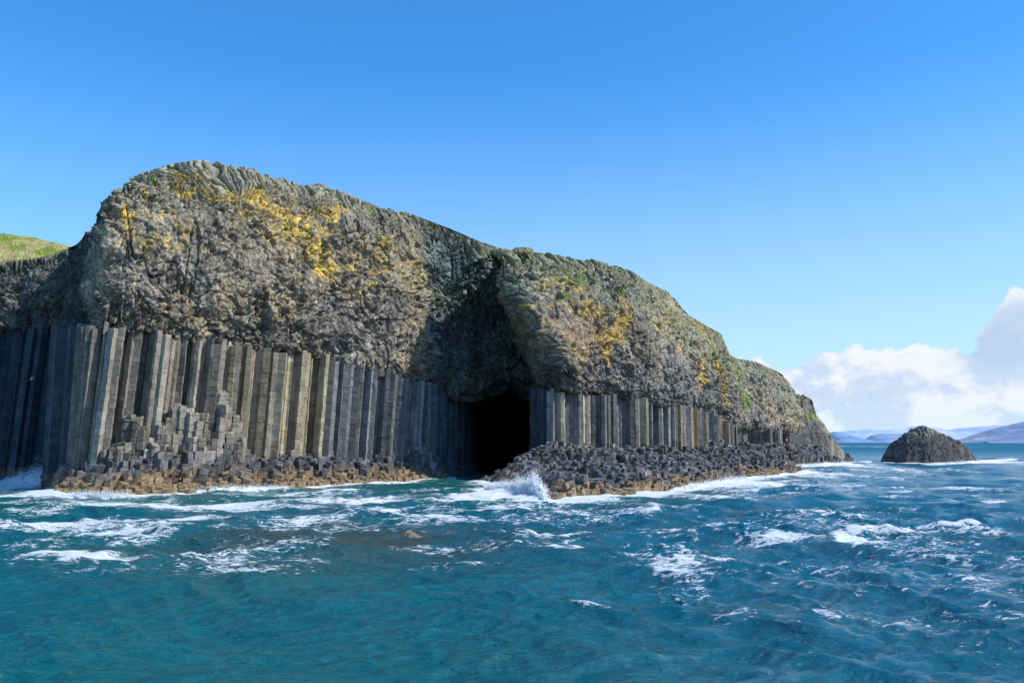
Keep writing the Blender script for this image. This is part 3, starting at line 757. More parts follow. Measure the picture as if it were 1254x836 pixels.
# ================================================================== ISLET, REEF, SMALL ROCKS
islet = thing('islet', 'dome shaped dark basalt islet ringed by surf, alone at right', 'islet', (at(1140, 541, 219).x, 222, 0))
ix, iw = at(1140, 541, 219).x, 12.4
def isl_h(U, V, Rr):
    ridge = np.interp(U, [-1, -0.75, -0.45, -0.18, -0.08, 0.02, 0.12, 0.35, 0.65, 0.9, 1.0], [0.5, 3.6, 6.2, 8.3, 8.9, 8.5, 7.8, 6.5, 4.8, 2.9, 0.5])
    z = ridge * np.clip(1 - np.abs(V) ** 2.4, 0, 1) * sstep(1.02, 0.72, Rr) - 0.6 * sstep(0.9, 1, Rr)
    a = U * 12.4; b = V * 9
    # steep little columns that sweep over the dome
    q = a * 0.8 - z * 0.75 + fbm(a / 3, z / 3, 81, 2) * 1.3
    st = np.abs(np.sin(q * math.pi / 0.75))
    blk = h2(np.floor(q / 0.75), np.floor((z + a * 0.4) / 1.1), 82) - 0.5
    return z + (st - 0.5) * 0.28 * np.clip(z, 0, 1) + blk * 0.32 * np.clip(z, 0.1, 1) + fbm(a * 0.8, b * 0.8, 83, 4) * 0.5
def isl_c(x, y, z, Rr):
    c = np.tile(np.array([0.085, 0.082, 0.078]), x.shape + (1,)) * (0.5 + 1.0 * vnoise(x * 1.4, z * 1.8, 84))[..., None]
    m = sstep(5.5, 8.8, z + 1.6 * fbm(x / 2, z / 2, 85, 3))
    c = lerp3(c, np.array([0.23, 0.22, 0.14]), m * 0.75)
    return lerp3(c, np.array([0.12, 0.085, 0.05]), sstep(1.0, 0.2, z) * 0.7)
mound('rock', islet, ix, 222, iw, 8.5, isl_h, 150, 80, isl_c)

def small_rock(name, label, u, v, w, dpt, h, seed, colr, foam=0.0, dy=0.0, n=36):
    x, y = sea_pt(u, v)
    t = thing(name, label, 'rock', (x, y + dy, 0), 'small rocks awash')
    def hf(U, V, Rr):
        return h * (1 - Rr ** 2.2) * (0.75 + 0.6 * fbm(U * 2, V * 2, seed, 4)) - 0.25 * Rr + fbm(U * 7, V * 7, seed + 4, 3) * 0.16 * h - 0.15 * h * (np.floor(3 * vnoise(U * 4, V * 4, seed + 8)) / 3)
    def cf(x_, y_, z_, Rr):
        c = np.tile(np.array(colr), x_.shape + (1,)) * (0.6 + 0.8 * vnoise(x_ * 5, y_ * 5, seed + 6))[..., None]
        return lerp3(c, np.array(colr) * 0.45, sstep(0.25, 0.0, z_) * 0.7)
    mound('rock', t, x, y + dy, w, dpt, hf, n, seed, cf, M_STEP)
    return t
small_rock('rock', 'tan rock just breaking the surface in open water left of centre', 501, 655, 0.85, 0.5, 0.3, 810, (0.28, 0.21, 0.13))
small_rock('rock', 'low wet rock awash right of the tan rock in open water', 553, 653, 0.9, 0.5, 0.2, 820, (0.22, 0.17, 0.11))
small_rock('rock', 'dark wet rock at the left tip of the cave mouth surf', 597, 590.5, 1.9, 1.4, 0.85, 830, (0.11, 0.095, 0.085))
small_rock('rock', 'flat dark reef lying low in the surf just right of the islet', 1214, 563.8, 4.6, 2.0, 0.95, 840, (0.11, 0.09, 0.075))
small_rock('rock', 'small dark boulder inside the splash before the causeway', 646, 600.5, 1.3, 1.0, 1.0, 850, (0.10, 0.09, 0.085))

# ================================================================== GRASSY HILL BEHIND THE LEFT CLIFF
def hill_sheet(name, fx, nu, nv, colf, mat):
    U, Vv = np.meshgrid(np.linspace(0, 1, nu), np.linspace(0, 1, nv))
    x, y, z = fx(U, Vv); c = colf(x, y, z)
    o = mesh_obj(name, np.stack([x, y, z], 2).reshape(-1, 3), grid_faces(nv, nu), mat, None, c.reshape(-1, 3))
    o['kind'] = 'structure'; return o
M_GRASS = rock_mat('grass_turf', 0.8, 0.9, rough=0.95, vary=0.5, spec=0.1, dist=0.5)
def hillf(U, V):
    x = -150 + 110 * U; y = 133 + 60 * V
    cr = np.interp(x, [-150, -105, -92, -80, -70, -60, -40], [40, 44, 43.2, 40.8, 38.3, 36.0, 33])
    z0 = np.interp(x, [-150, -75, -40], [31, 33, 34])
    z = z0 - 1.2 + (cr - z0 + 1.2) * sstep(0, 0.5, V) - 3 * sstep(0.6, 1, V)
    z = z + fbm(x / 5, y / 5, 91, 4) * 0.6 + (vnoise(x * 2.2, y * 2.2, 92) - 0.5) * 0.5
    return x, y, z
def hillc(x, y, z):
    n = fbm(x / 4, y / 4, 93, 4)
    c = np.tile(np.array([0.40, 0.345, 0.14]), x.shape + (1,))
    return lerp3(c, np.array([0.21, 0.27, 0.05]), sstep(-0.05, 0.25, n + 0.35 * sstep(40, 36, z) - 0.1))
hill_sheet('hill', hillf, 260, 150, hillc, M_GRASS)

# ================================================================== DISTANT HILLS
def haze_mat(name, c1, c2, c3, sc):
    m = bpy.data.materials.new(name); nt, N, L = nodes_of(m)
    b = N['Principled BSDF']; b.inputs['Roughness'].default_value = 1; b.inputs['Specular IOR Level'].default_value = 0
    g = N.new('ShaderNodeNewGeometry'); n = N.new('ShaderNodeTexNoise'); n.inputs['Scale'].default_value = sc; n.inputs['Detail'].default_value = 8
    L.new(g.outputs['Position'], n.inputs['Vector'])
    r = N.new('ShaderNodeValToRGB'); e = r.color_ramp.elements
    e[0].position = 0.36; e[0].color = c1 + (1,); e[1].position = 0.66; e[1].color = c3 + (1,)
    k = e.new(0.5); k.color = c2 + (1,)
    L.new(n.outputs['Fac'], r.inputs[0]); L.new(r.outputs[0], b.inputs['Base Color'])
    return m
def ridge(name, D, line, depth, seed, mat, rough):
    L_ = np.array(line, float)
    us = np.linspace(L_[0, 0], L_[-1, 0], 300)
    def fx(U, V):
        u = L_[0, 0] + (L_[-1, 0] - L_[0, 0]) * U
        v = np.interp(u, L_[:, 0], L_[:, 1])
        b = (CY - v) / F
        zc = CAMZ + D / (CP - b * SP) * (SP + b * CP)
        x = (u - CX) / F * D / CP
        y = D - depth * (1 - V)
        z = -3 + (zc + 3) * V ** 0.8
        z = z + fbm(x / (D * .035), y / (D * .035), seed, 5, 0.55) * rough * np.sin(np.clip(V, 0, 1) * math.pi * 0.62)
        return x * (y / D) ** 0.5, y, z
    return hill_sheet(name, fx, 300, 40, lambda x, y, z: np.ones(x.shape + (3,)), mat)
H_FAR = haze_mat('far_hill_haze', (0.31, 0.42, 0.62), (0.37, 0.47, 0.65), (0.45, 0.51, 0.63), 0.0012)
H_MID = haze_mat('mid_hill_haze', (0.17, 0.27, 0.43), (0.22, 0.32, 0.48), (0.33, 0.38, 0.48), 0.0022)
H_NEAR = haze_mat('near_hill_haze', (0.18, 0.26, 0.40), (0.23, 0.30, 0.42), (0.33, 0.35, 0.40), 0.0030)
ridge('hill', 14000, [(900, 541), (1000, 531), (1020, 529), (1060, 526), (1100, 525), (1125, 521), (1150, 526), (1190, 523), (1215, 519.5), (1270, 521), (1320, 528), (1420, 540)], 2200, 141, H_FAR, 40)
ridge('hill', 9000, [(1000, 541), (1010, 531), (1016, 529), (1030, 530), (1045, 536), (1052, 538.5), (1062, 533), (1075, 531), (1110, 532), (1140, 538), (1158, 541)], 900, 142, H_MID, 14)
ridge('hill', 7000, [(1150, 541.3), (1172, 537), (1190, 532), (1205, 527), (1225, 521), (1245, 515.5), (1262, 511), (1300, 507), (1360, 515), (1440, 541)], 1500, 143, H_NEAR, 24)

# ================================================================== SEA
def sea():
    # distances: dense near the boat, out to the horizon
    q = np.linspace(0, 1, 860)
    inv = (1 / 9.0) ** 0.62 + ((1 / 900.0) ** 0.62 - (1 / 9.0) ** 0.62) * q
    D = inv ** (-1 / 0.62)
    D = np.r_[np.linspace(1.5, 8.9, 26), D, np.geomspace(950, 45000, 40)]
    A = np.r_[np.linspace(R(-88), R(-36), 110)[:-1], np.linspace(R(-36), R(36), 1150), np.linspace(R(36), R(88), 110)[1:]]
    Dd, Aa = np.meshgrid(D, A, indexing='ij')
    x = Dd * np.sin(Aa); y = Dd * np.cos(Aa)
    cell = np.gradient(D)[:, None] * np.ones_like(x)
    cell = np.maximum(cell, Dd * np.gradient(A)[None, :])
    lee = 0.74 + 0.26 * sstep(-20, 25, x - (y - 60) * 0.15)             # calmer on the left, in the lee of the cliff
    near = Dd < 420
    def shore(line):
        d = np.full(x.shape, 300.0); d[near] = seg_dist(x[near], y[near], line); return d
    dL, dR, dF = shore(WL_L[2:-1]), shore(WL_R[1:-1]), shore(WL_F[1:-1])
    dl = np.minimum(dL, dR)
    lee = lee * (0.55 + 0.45 * sstep(0, 14, dl))
    gust = 0.75 + 0.5 * vnoise(x / 16, y / 16, 201)
    rng = np.random.default_rng(5)
    z = np.zeros_like(x); dx = np.zeros_like(x); dy = np.zeros_like(x)
    xw = x + fbm(x / 9, y / 9, 205, 2) * 1.6; yw = y + fbm(x / 9 + 40, y / 9, 206, 2) * 1.6
    for i in range(64):
        lam = 0.55 * (13.0 / 0.55) ** ((i + rng.random()) / 64)
        th = R(-100) + rng.normal() * R(34)
        k = 2 * math.pi / lam
        a = 0.0135 * lam ** 0.66 * (0.5 + rng.random())
        ph = rng.random() * 6.283
        fade = sstep(0.5, 0.25, cell / lam)
        kx, ky = math.cos(th), math.sin(th)
        w = k * (kx * xw + ky * yw) + ph
        aa = a * fade * gust * (lee if lam < 9 else 0.6 + 0.4 * lee)
        z += aa * np.sin(w); c = aa * 0.9 * np.cos(w); dx += kx * c; dy += ky * c
    # foam: surf along the rocks, long streaks, broken crests
    wob = fbm(x / 5, y / 5, 211, 4)
    foam = 1.0 * np.exp(-(dL / (1.5 + 1.1 * wob)) ** 2) + 1.15 * np.exp(-(dR / (2.8 + 1.8 * wob)) ** 2) + 1.05 * np.exp(-(dF / (4.5 + 3.5 * wob)) ** 2) * (y > 150)
    foam += 0.42 * np.exp(-dl / 7.0) * (0.75 + wob)
    di = np.hypot((x - ix) / 14.5, (y - 221) / 11.5)
    foam += 1.15 * np.exp(-((di - 0.95) / 0.30) ** 2) * (0.55 + 1.0 * vnoise(x / 4, y / 5, 214)) * (0.5 + 0.7 * sstep(ix - 30, ix + 12, x))
    ST = [  # u, v, half length, half height (pixels), strength
        (90, 686, 90, 6, 1.0), (60, 640, 75, 7, .8), (210, 652, 60, 9, .72), (260, 690, 150, 9, .58), (330, 668, 90, 14, .62), (380, 634, 70, 6, .82), (430, 646, 60, 7, .6), (130, 655, 60, 7, .62),
        (20, 594, 55, 10, 1.1), (50, 606, 60, 5, .7), (600, 606, 62, 8, 1.15), (560, 615, 40, 5, .6), (640, 618, 70, 6, .75), (570, 690, 42, 2, .85), (672, 655, 60, 4, .85), (690, 632, 70, 4, .55), (780, 672, 45, 5, .7),
        (1050, 659, 110, 8, .95), (960, 664, 90, 5, .75), (840, 702, 62, 22, .72), (870, 690, 60, 10, .6), (1120, 684, 110, 14, .5), (1190, 715, 80, 20, .5), (1080, 735, 60, 14, .42), (1180, 745, 80, 20, .45), (720, 752, 35, 3, .75),
        (910, 592, 130, 5, .8), (870, 608, 90, 5, .6), (1010, 582, 60, 4, .7), (1205, 614, 40, 3, .85), (1230, 566, 50, 5, 1.0), (1060, 546.5, 40, 1.2, .9), (1120, 577, 60, 2.5, .8), (1060, 572, 45, 4, .85), (1000, 640, 120, 5, .45), (880, 640, 60, 3, .6),
        (1150, 600, 70, 3, .45), (450, 612, 90, 6, .55), (300, 620, 120, 6, .5), (760, 640, 70, 5, .5), (1000, 700, 90, 10, .42), (930, 760, 80, 10, .35), (180, 618, 80, 5, .5)]
    ST += [(60, 668, 70, 4, .6), (160, 700, 90, 5, .5), (330, 700, 110, 5, .5), (470, 628, 80, 4, .7), (520, 700, 70, 3, .5), (400, 606, 60, 4, .75), (330, 650, 130, 4, .65), (220, 634, 90, 4, .6), (90, 624, 80, 4, .6), (520, 640, 50, 4, .6),
           (800, 625, 70, 4, .6), (700, 665, 50, 3, .5), (840, 655, 70, 3, .55), (950, 625, 90, 3, .55), (1100, 625, 80, 3, .6), (1200, 655, 60, 5, .6), (1150, 705, 70, 8, .55), (1230, 690, 50, 6, .55), (1030, 755, 50, 8, .42), (1130, 770, 70, 10, .4), (1210, 790, 60, 12, .4), (980, 720, 60, 6, .45), (830, 722, 30, 8, .6)]
    st = np.zeros_like(x)
    for (su, sv, hu, hv, k) in ST:
        sx, sy = sea_pt(su, sv); ex, _ = sea_pt(su + hu, sv); _, fy = sea_pt(su, sv - hv); _, ny = sea_pt(su, sv + hv)
        ry = max(0.35, (fy - ny) / 2); rx = max(0.6, ex - sx)
        q = (np.abs(x - sx) < 2.4 * rx) & (np.abs(y - sy) < 4 * ry)
        xq, yq = x[q], y[q]
        bend = (vnoise(xq / (rx * 0.7) + su, yq * 0 + sv, 217) - 0.5) * 1.6 + (vnoise(xq / (rx * 0.22) + su, yq * 0 + sv, 218) - 0.5) * 0.9
        d = ((xq - sx) / rx) ** 2 + ((yq - sy) / ry + bend) ** 2
        st[q] = np.maximum(st[q], k * np.exp(-d))
    foam += st * (0.95 + 0.5 * wob) + 0.46 * sstep(-0.05, 0.30, fbm(x / 12 + 5, y / 3.6, 240, 4)) * sstep(34, 44, y) * sstep(150, 60, y) * sstep(16, -6, x)
    crest = sstep(0.30, 0.62, z / (0.28 + 0.1 * (1 - lee))) * sstep(0.46, 0.72, vnoise(x / 7, y / 4, 221)) * sstep(-15, 35, x) * 0.5
    foam += crest
    foam = foam * sstep(3500, 300, Dd)
    foam = np.clip(foam, 0, 1.25)
    z = z + 0.18 * np.clip(st, 0, 1) + 0.3 * np.exp(-(dl / 2.2) ** 2) * (vnoise(x / 1.2, y / 1.2, 223) - 0.2)
    # water colour: turquoise over the shallows at left, deep blue at right and far away
    sh = sstep(26, 2, dL) * 0.95 + 0.75 * sstep(18, 2, dR) * sstep(35, 5, x)
    sh = np.clip(sh + 0.75 * sstep(14, -14, x) * sstep(115, 15, y) + 0.25 * fbm(x / 9, y / 7, 231, 3), 0, 1)
    shoal_reflection = np.exp(-((x + 9) / 9) ** 2 - ((y - 45) / 9) ** 2) + 0.6 * np.exp(-((x + 6) / 6) ** 2 - ((y - 49) / 5) ** 2)
    shoal_reflection = np.clip(shoal_reflection * (0.8 + 0.9 * fbm(x / 3.5, y / 3, 233, 4)), 0, 1)  # brown patch: kelp shoal plus the cliff's reflection, painted as one colour
    P = np.stack([x + dx, y + dy, z], 2)
    o = mesh_obj('sea', P.reshape(-1, 3), grid_faces(len(D), len(A), True), M_SEA, None, None, None, True, dict(foam=foam, shallow=sh, shoal_reflection=shoal_reflection, calm=sstep(60, 700, Dd)))
    o['kind'] = 'structure'
    return o

def sea_mat():
    m = bpy.data.materials.new('sea_water'); nt, N, L = nodes_of(m)
    b = N['Principled BSDF']; out = N['Material Output']
    b.inputs['Roughness'].default_value = 0.08; b.inputs['IOR'].default_value = 1.33
    g = N.new('ShaderNodeNewGeometry')
    def attr(n):
        a = N.new('ShaderNodeAttribute'); a.attribute_name = n; return a.outputs['Fac']
    def noise(sc, det, rough=0.55, dist=0.0, vec=None):
        n = N.new('ShaderNodeTexNoise'); n.inputs['Scale'].default_value = sc; n.inputs['Detail'].default_value = det; n.inputs['Roughness'].default_value = rough; n.inputs['Distortion'].default_value = dist
        L.new(vec or g.outputs['Position'], n.inputs['Vector']); return n.outputs['Fac']
    def math_(op, a, b_=None, c=None, clamp=False):
        n = N.new('ShaderNodeMath'); n.operation = op; n.use_clamp = clamp
        for i, q in enumerate((a, b_, c)):
            if q is None: continue
            if isinstance(q, (int, float)): n.inputs[i].default_value = q
            else: L.new(q, n.inputs[i])
        return n.outputs[0]
    def mix(f, a, b_):
        n = N.new('ShaderNodeMix'); n.data_type = 'RGBA'
        L.new(f, n.inputs[0])
        for i, q in ((6, a), (7, b_)):
            if isinstance(q, tuple): n.inputs[i].default_value = q
            else: L.new(q, n.inputs[i])
        return n.outputs[2]
    c = mix(attr('shallow'), (0.001, 0.112, 0.178, 1), (0.002, 0.122, 0.116, 1))
    c = mix(attr('shoal_reflection'), c, (0.045, 0.075, 0.062, 1))
    L.new(c, b.inputs['Base Color'])
    L.new(math_('MULTIPLY_ADD', attr('calm'), -0.40, 0.5), b.inputs['Specular IOR Level'])
    L.new(math_('MULTIPLY_ADD', attr('calm'), 0.35, 0.09), b.inputs['Roughness'])
    st = N.new('ShaderNodeMapping'); st.inputs['Scale'].default_value = (0.55, 1.25, 1.0); L.new(g.outputs['Position'], st.inputs['Vector'])
    r1 = noise(1.7, 5, 0.6, 0.4, st.outputs[0]); r2 = noise(5.5, 6, 0.65, 0.3, st.outputs[0])
    hgt = math_('MULTIPLY_ADD', r2, 0.34, r1)
    bp = N.new('ShaderNodeBump'); bp.inputs['Strength'].default_value = 1.0; bp.inputs['Distance'].default_value = 0.42
    L.new(hgt, bp.inputs['Height']); L.new(bp.outputs[0], b.inputs['Normal'])
    # foam
    fs = N.new('ShaderNodeMapping'); fs.inputs['Scale'].default_value = (0.5, 1.1, 1.0); L.new(g.outputs['Position'], fs.inputs['Vector'])
    n1 = noise(2.4, 9, 0.72, 0.7, fs.outputs[0])
    vo = N.new('ShaderNodeTexVoronoi'); vo.feature = 'SMOOTH_F1'; vo.inputs['Scale'].default_value = 3.6; 
    nv = N.new('ShaderNodeVectorMath'); nv.operation = 'ADD'
    nn = N.new('ShaderNodeTexNoise'); nn.inputs['Scale'].default_value = 1.4; nn.inputs['Detail'].default_value = 4; L.new(fs.outputs[0], nn.inputs['Vector'])
    L.new(fs.outputs[0], nv.inputs[0]); L.new(nn.outputs['Color'], nv.inputs[1]); L.new(nv.outputs[0], vo.inputs['Vector'])
    na = noise(1.5, 6, 0.6, 0.6, fs.outputs[0]); nb = noise(4.2, 4, 0.6, 0.4, fs.outputs[0])
    def web(n, k): return math_('SUBTRACT', 1.0, math_('MULTIPLY', math_('ABSOLUTE', math_('SUBTRACT', n, 0.5)), k))
    lace = math_('MAXIMUM', web(na, 13.0), math_('MULTIPLY', web(nb, 10.0), 0.85))
    body = math_('MULTIPLY_ADD', n1, 2.4, -0.75)
    f_ = attr('foam')
    # body of foam where it is thick, a lace of threads around it where it is thin
    thick = math_('MULTIPLY', math_('SUBTRACT', math_('MULTIPLY_ADD', f_, 1.0, body), 1.16), 6.0, None, True)
    lace2 = math_('ADD', math_('MULTIPLY', math_('MAXIMUM', lace, 0.0), 0.55), math_('MULTIPLY', body, 0.75))
    thin = math_('MULTIPLY', math_('SUBTRACT', math_('ADD', lace2, math_('MULTIPLY', f_, 0.62)), 1.05), 7.0, None, True)
    fac = math_('MAXIMUM', thick, thin)
    fac = math_('MULTIPLY', fac, math_('MULTIPLY', f_, 4.0, None, True))
    d = N.new('ShaderNodeBsdfDiffuse'); d.inputs['Color'].default_value = (0.74, 0.78, 0.79, 1)
    b2 = N.new('ShaderNodeBump'); b2.inputs['Strength'].default_value = 0.9; b2.inputs['Distance'].default_value = 0.3
    L.new(n1, b2.inputs['Height']); L.new(b2.outputs[0], d.inputs['Normal'])
    ms = N.new('ShaderNodeMixShader'); L.new(fac, ms.inputs[0]); L.new(b.outputs[0], ms.inputs[1]); L.new(d.outputs[0], ms.inputs[2])
    L.new(ms.outputs[0], out.inputs['Surface'])
    return m
M_SEA = sea_mat()
sea()

# ================================================================== BREAKING WAVES
M_SPRAY = bpy.data.materials.new('white_spray'); nt, N, L = nodes_of(M_SPRAY)
b = N['Principled BSDF']; b.inputs['Roughness'].default_value = 0.6; b.inputs['Specular IOR Level'].default_value = 0.2
tc = N.new('ShaderNodeNewGeometry'); nz = N.new('ShaderNodeTexNoise'); nz.inputs['Scale'].default_value = 2.0; L.new(tc.outputs['Position'], nz.inputs['Vector'])
rp = N.new('ShaderNodeValToRGB'); rp.color_ramp.elements[0].color = (0.72, 0.79, 0.82, 1); rp.color_ramp.elements[1].color = (0.86, 0.88, 0.88, 1)
L.new(nz.outputs['Fac'], rp.inputs[0]); L.new(rp.outputs[0], b.inputs['Base Color'])

OCTA_V = np.array([(1, 0, 0), (-1, 0, 0), (0, 1, 0), (0, -1, 0), (0, 0, 1), (0, 0, -1)], float)
OCTA_F = np.array([(0, 2, 4), (2, 1, 4), (1, 3, 4), (3, 0, 4), (2, 0, 5), (1, 2, 5), (3, 1, 5), (0, 3, 5)])
def breaking_wave(label, path, hgt, width, n, seed, size=0.13):
    """a burst of spray along a short path (world x, y) : a churned foam mass and thrown drops"""
    rng = np.random.default_rng(seed)
    Pth = np.array(path, float); m = len(Pth)
    t = thing('breaking_wave', label, 'wave', (Pth[:, 0].mean(), Pth[:, 1].mean(), 0), 'waves breaking along the rocks')
    # foam mass
    nu, nv = 90, 26
    U, V = np.meshgrid(np.linspace(0, m - 1, nu), np.linspace(-1, 1, nv))
    hx = np.interp(U, np.arange(m), Pth[:, 0]); hy = np.interp(U, np.arange(m), Pth[:, 1]); hh = np.interp(U, np.arange(m), np.array(hgt))
    prof = np.clip(1 - np.abs(V) ** 1.6, 0, 1)
    z = hh * 0.5 * prof * (0.55 + 0.9 * vnoise(U * 5, V * 2 + seed, seed)) + fbm(U * 9, V * 5, seed + 3, 3) * 0.28 * hh * prof - 0.12
    P = np.stack([hx + fbm(U * 3, V * 3, seed + 1, 2) * 0.4, hy + V * width + fbm(U * 3, V * 3, seed + 2, 2) * 0.4, z], 2)
    mesh_obj('foam', P.reshape(-1, 3), grid_faces(nv, nu), M_SPRAY, t, None, None, True)
    # spray drops
    k = rng.random(n) * (m - 1); bx = np.interp(k, np.arange(m), Pth[:, 0]); by = np.interp(k, np.arange(m), Pth[:, 1]); bh = np.interp(k, np.arange(m), np.array(hgt))
    clump = vnoise(k * 6, k * 0 + seed, seed + 9)
    zz = bh * np.abs(rng.normal(0, 0.42, n)) * (0.5 + clump)
    pos = np.stack([bx + rng.normal(0, 0.22, n), by + rng.normal(0, width * 0.45, n), np.minimum(zz, bh * 1.25)], 1)
    sz = size * (0.25 + rng.random(n) ** 2) * np.clip(1.35 - pos[:, 2] / (bh * 1.1), 0.3, 1.2)
    st = rng.random((n, 3)) * 0.7 + 0.65
    V_ = pos[:, None, :] + OCTA_V[None] * sz[:, None, None] * st[:, None, :]
    F_ = (OCTA_F[None] + 6 * np.arange(n)[:, None, None]).reshape(-1, 3)
    s_ = mesh_obj('spray', V_.reshape(-1, 3), F_, M_SPRAY, t, None, None, True); s_['kind'] = 'stuff'
    return t
def sp_(u, v): return sea_pt(u, v)
breaking_wave('white wave bursting on the tan tip of the causeway at the cave mouth', [sp_(598, 599), sp_(615, 602), sp_(632, 604), sp_(645, 606), sp_(656, 607.5), sp_(668, 611)], [0.7, 1.1, 1.5, 2.0, 2.7, 0.8], 1.5, 20000, 21, 0.075)
breaking_wave('shaded blue-white wave surging into the recess at the far left', [(X(8, 104)[0], 104), (X(25, 104)[0], 104), (X(40, 103)[0], 103), (X(54, 102)[0], 102), (X(65, 100)[0], 100)], [0.7, 1.5, 2.0, 3.0, 1.6], 1.2, 12000, 22, 0.085)
breaking_wave('low line of surf running along the middle of the left ledge', [sp_(215, 604), sp_(250, 603), sp_(285, 601.5), sp_(320, 600.5), sp_(355, 598)], [0.3, 0.7, 0.9, 0.7, 0.3], 0.5, 5000, 23, 0.06)
breaking_wave('thin surf climbing the left end of the tan ledge', [sp_(78, 608), sp_(100, 610), sp_(130, 610.5), sp_(165, 608.5)], [0.6, 0.7, 0.9, 0.4], 0.4, 5000, 24, 0.055)
breaking_wave('white surf line on the causeway shore between tan rocks and point', [sp_(840, 598), sp_(870, 594), sp_(900, 589.5), sp_(935, 585)], [0.4, 0.7, 0.8, 0.5], 0.9, 4000, 25, 0.08)
breaking_wave('surf breaking on the islet side of the far causeway', [sp_(960, 572.5), sp_(990, 571), sp_(1018, 569.5), sp_(1048, 567.5)], [0.5, 0.8, 1.0, 0.6], 1.6, 4000, 26, 0.1)
breaking_wave('surf breaking at the right foot of the islet', [sp_(1130, 569), sp_(1160, 568.5), sp_(1190, 567), sp_(1225, 564.5), sp_(1245, 563)], [0.3, 0.6, 1.0, 1.0, 0.7], 1.4, 4000, 27, 0.1)

# ================================================================== PERSON AND GULL
def skin_body(name, joints, edges, radii, mat, parent, sub=2):
    me = bpy.data.meshes.new(name); me.from_pydata(joints, edges, []); me.update()
    o = bpy.data.objects.new(name, me); C.objects.link(o); o.parent = parent
    md = o.modifiers.new('Skin', 'SKIN')
    lay = me.skin_vertices[0] if me.skin_vertices else None
    if lay is None:
        bm = __import__('bmesh').new(); bm.from_mesh(me); bm.verts.layers.skin.verify(); bm.to_mesh(me); bm.free(); lay = me.skin_vertices[0]
    for i, r in enumerate(radii):
        lay.data[i].radius = (r if isinstance(r, tuple) else (r, r)); lay.data[i].use_root = (i == 0)
    sd = o.modifiers.new('Subdivision', 'SUBSURF'); sd.levels = sub; sd.render_levels = sub
    me.materials.append(mat); return o
pz = at(963.5, 545, 196)
pers = thing('person', 'tiny person in an orange jacket standing at the foot of the far headland', 'person', (pz.x, 196, pz.z - 0.1))
M_SKIN = plain_mat('skin', (0.45, 0.28, 0.2)); M_OR = plain_mat('orange_cloth', (0.75, 0.17, 0.05)); M_NAVY = plain_mat('dark_cloth', (0.03, 0.035, 0.05)); M_HAIR = plain_mat('brown_hair', (0.06, 0.04, 0.025))
skin_body('body', [(0, 0, .95), (0, 0, 1.2), (0, 0, 1.42), (0, 0, 1.52), (0, -.01, 1.6), (0, -.01, 1.7), (.1, 0, .9), (.11, -.02, .5), (.12, .02, .08), (.12, -.14, .04), (-.1, 0, .9), (-.11, -.02, .5), (-.12, .02, .08), (-.12, -.14, .04),
          (.2, 0, 1.4), (.25, .02, 1.13), (.24, -.06, .88), (.24, -.08, .8), (-.2, 0, 1.4), (-.25, .02, 1.13), (-.24, -.06, .88), (-.24, -.08, .8)],
          [(0, 1), (1, 2), (2, 3), (3, 4), (4, 5), (0, 6), (6, 7), (7, 8), (8, 9), (0, 10), (10, 11), (11, 12), (12, 13), (2, 14), (14, 15), (15, 16), (16, 17), (2, 18), (18, 19), (19, 20), (20, 21)],
          [(.15, .1), (.14, .1), (.15, .1), .055, .085, .09, .085, .06, .045, .04, .085, .06, .045, .04, .06, .045, .035, .04, .06, .045, .035, .04], M_SKIN, pers)
skin_body('jacket', [(0, 0, .82), (0, 0, 1.15), (0, 0, 1.42), (0, 0, 1.5), (.21, 0, 1.41), (.26, .02, 1.13), (.25, -.06, .9), (-.21, 0, 1.41), (-.26, .02, 1.13), (-.25, -.06, .9)],
          [(0, 1), (1, 2), (2, 3), (2, 4), (4, 5), (5, 6), (2, 7), (7, 8), (8, 9)], [(.21, .16), (.19, .14), (.19, .14), .09, .085, .07, .06, .085, .07, .06], M_OR, pers)
skin_body('trousers', [(0, 0, .9), (.1, 0, .84), (.11, -.02, .5), (.12, .02, .1), (-.1, 0, .84), (-.11, -.02, .5), (-.12, .02, .1)], [(0, 1), (1, 2), (2, 3), (0, 4), (4, 5), (5, 6)], [(.17, .12), .11, .085, .07, .11, .085, .07], M_NAVY, pers)
skin_body('hair', [(0, .02, 1.66), (0, .015, 1.74)], [(0, 1)], [(.1, .1), (.085, .085)], M_HAIR, pers)

gp = at(39, 464, 118)
gull = thing('gull', 'small white gull in flight in front of the shaded cliff at far left', 'bird', tuple(gp))
M_GULL = plain_mat('white_feathers', (0.8, 0.8, 0.8)); M_WING = plain_mat('grey_feathers', (0.62, 0.64, 0.66)); M_BEAK = plain_mat('yellow_beak', (0.6, 0.4, 0.05))
skin_body('body', [(0, 0, 0), (.12, -.02, .02), (.2, -.03, .05), (.27, -.04, .05), (-.15, .02, -.01), (-.3, .04, 0)], [(0, 1), (1, 2), (2, 3), (0, 4), (4, 5)], [.085, .07, .05, .045, .06, (.06, .015)], M_GULL, gull)
bk = skin_body('beak', [(.3, -.045, .045), (.37, -.055, .035)], [(0, 1)], [.014, .006], M_BEAK, gull, 1)
for sgn in (-1, 1):
    V = []; 
    for (sp, lead, trail, zz) in [(0, .1, -.1, .03), (.25, .14, -.1, .16), (.45, .08, -.12, .24), (.7, -.06, -.16, .2), (.85, -.2, -.22, .14)]:
        V += [(lead, sgn * sp * .9, zz + .012), (trail, sgn * sp * .9, zz), (trail, sgn * sp * .9, zz - .008), (lead, sgn * sp * .9, zz - .012)]
    Fs = []
    for i in range(4):
        for k in range(4): Fs.append((i * 4 + k, i * 4 + (k + 1) % 4, (i + 1) * 4 + (k + 1) % 4, (i + 1) * 4 + k))
    Fs += [(0, 1, 2, 3), (19, 18, 17, 16)]
    mesh_obj('wing', np.array(V) + np.array(gp), Fs, M_WING, gull)
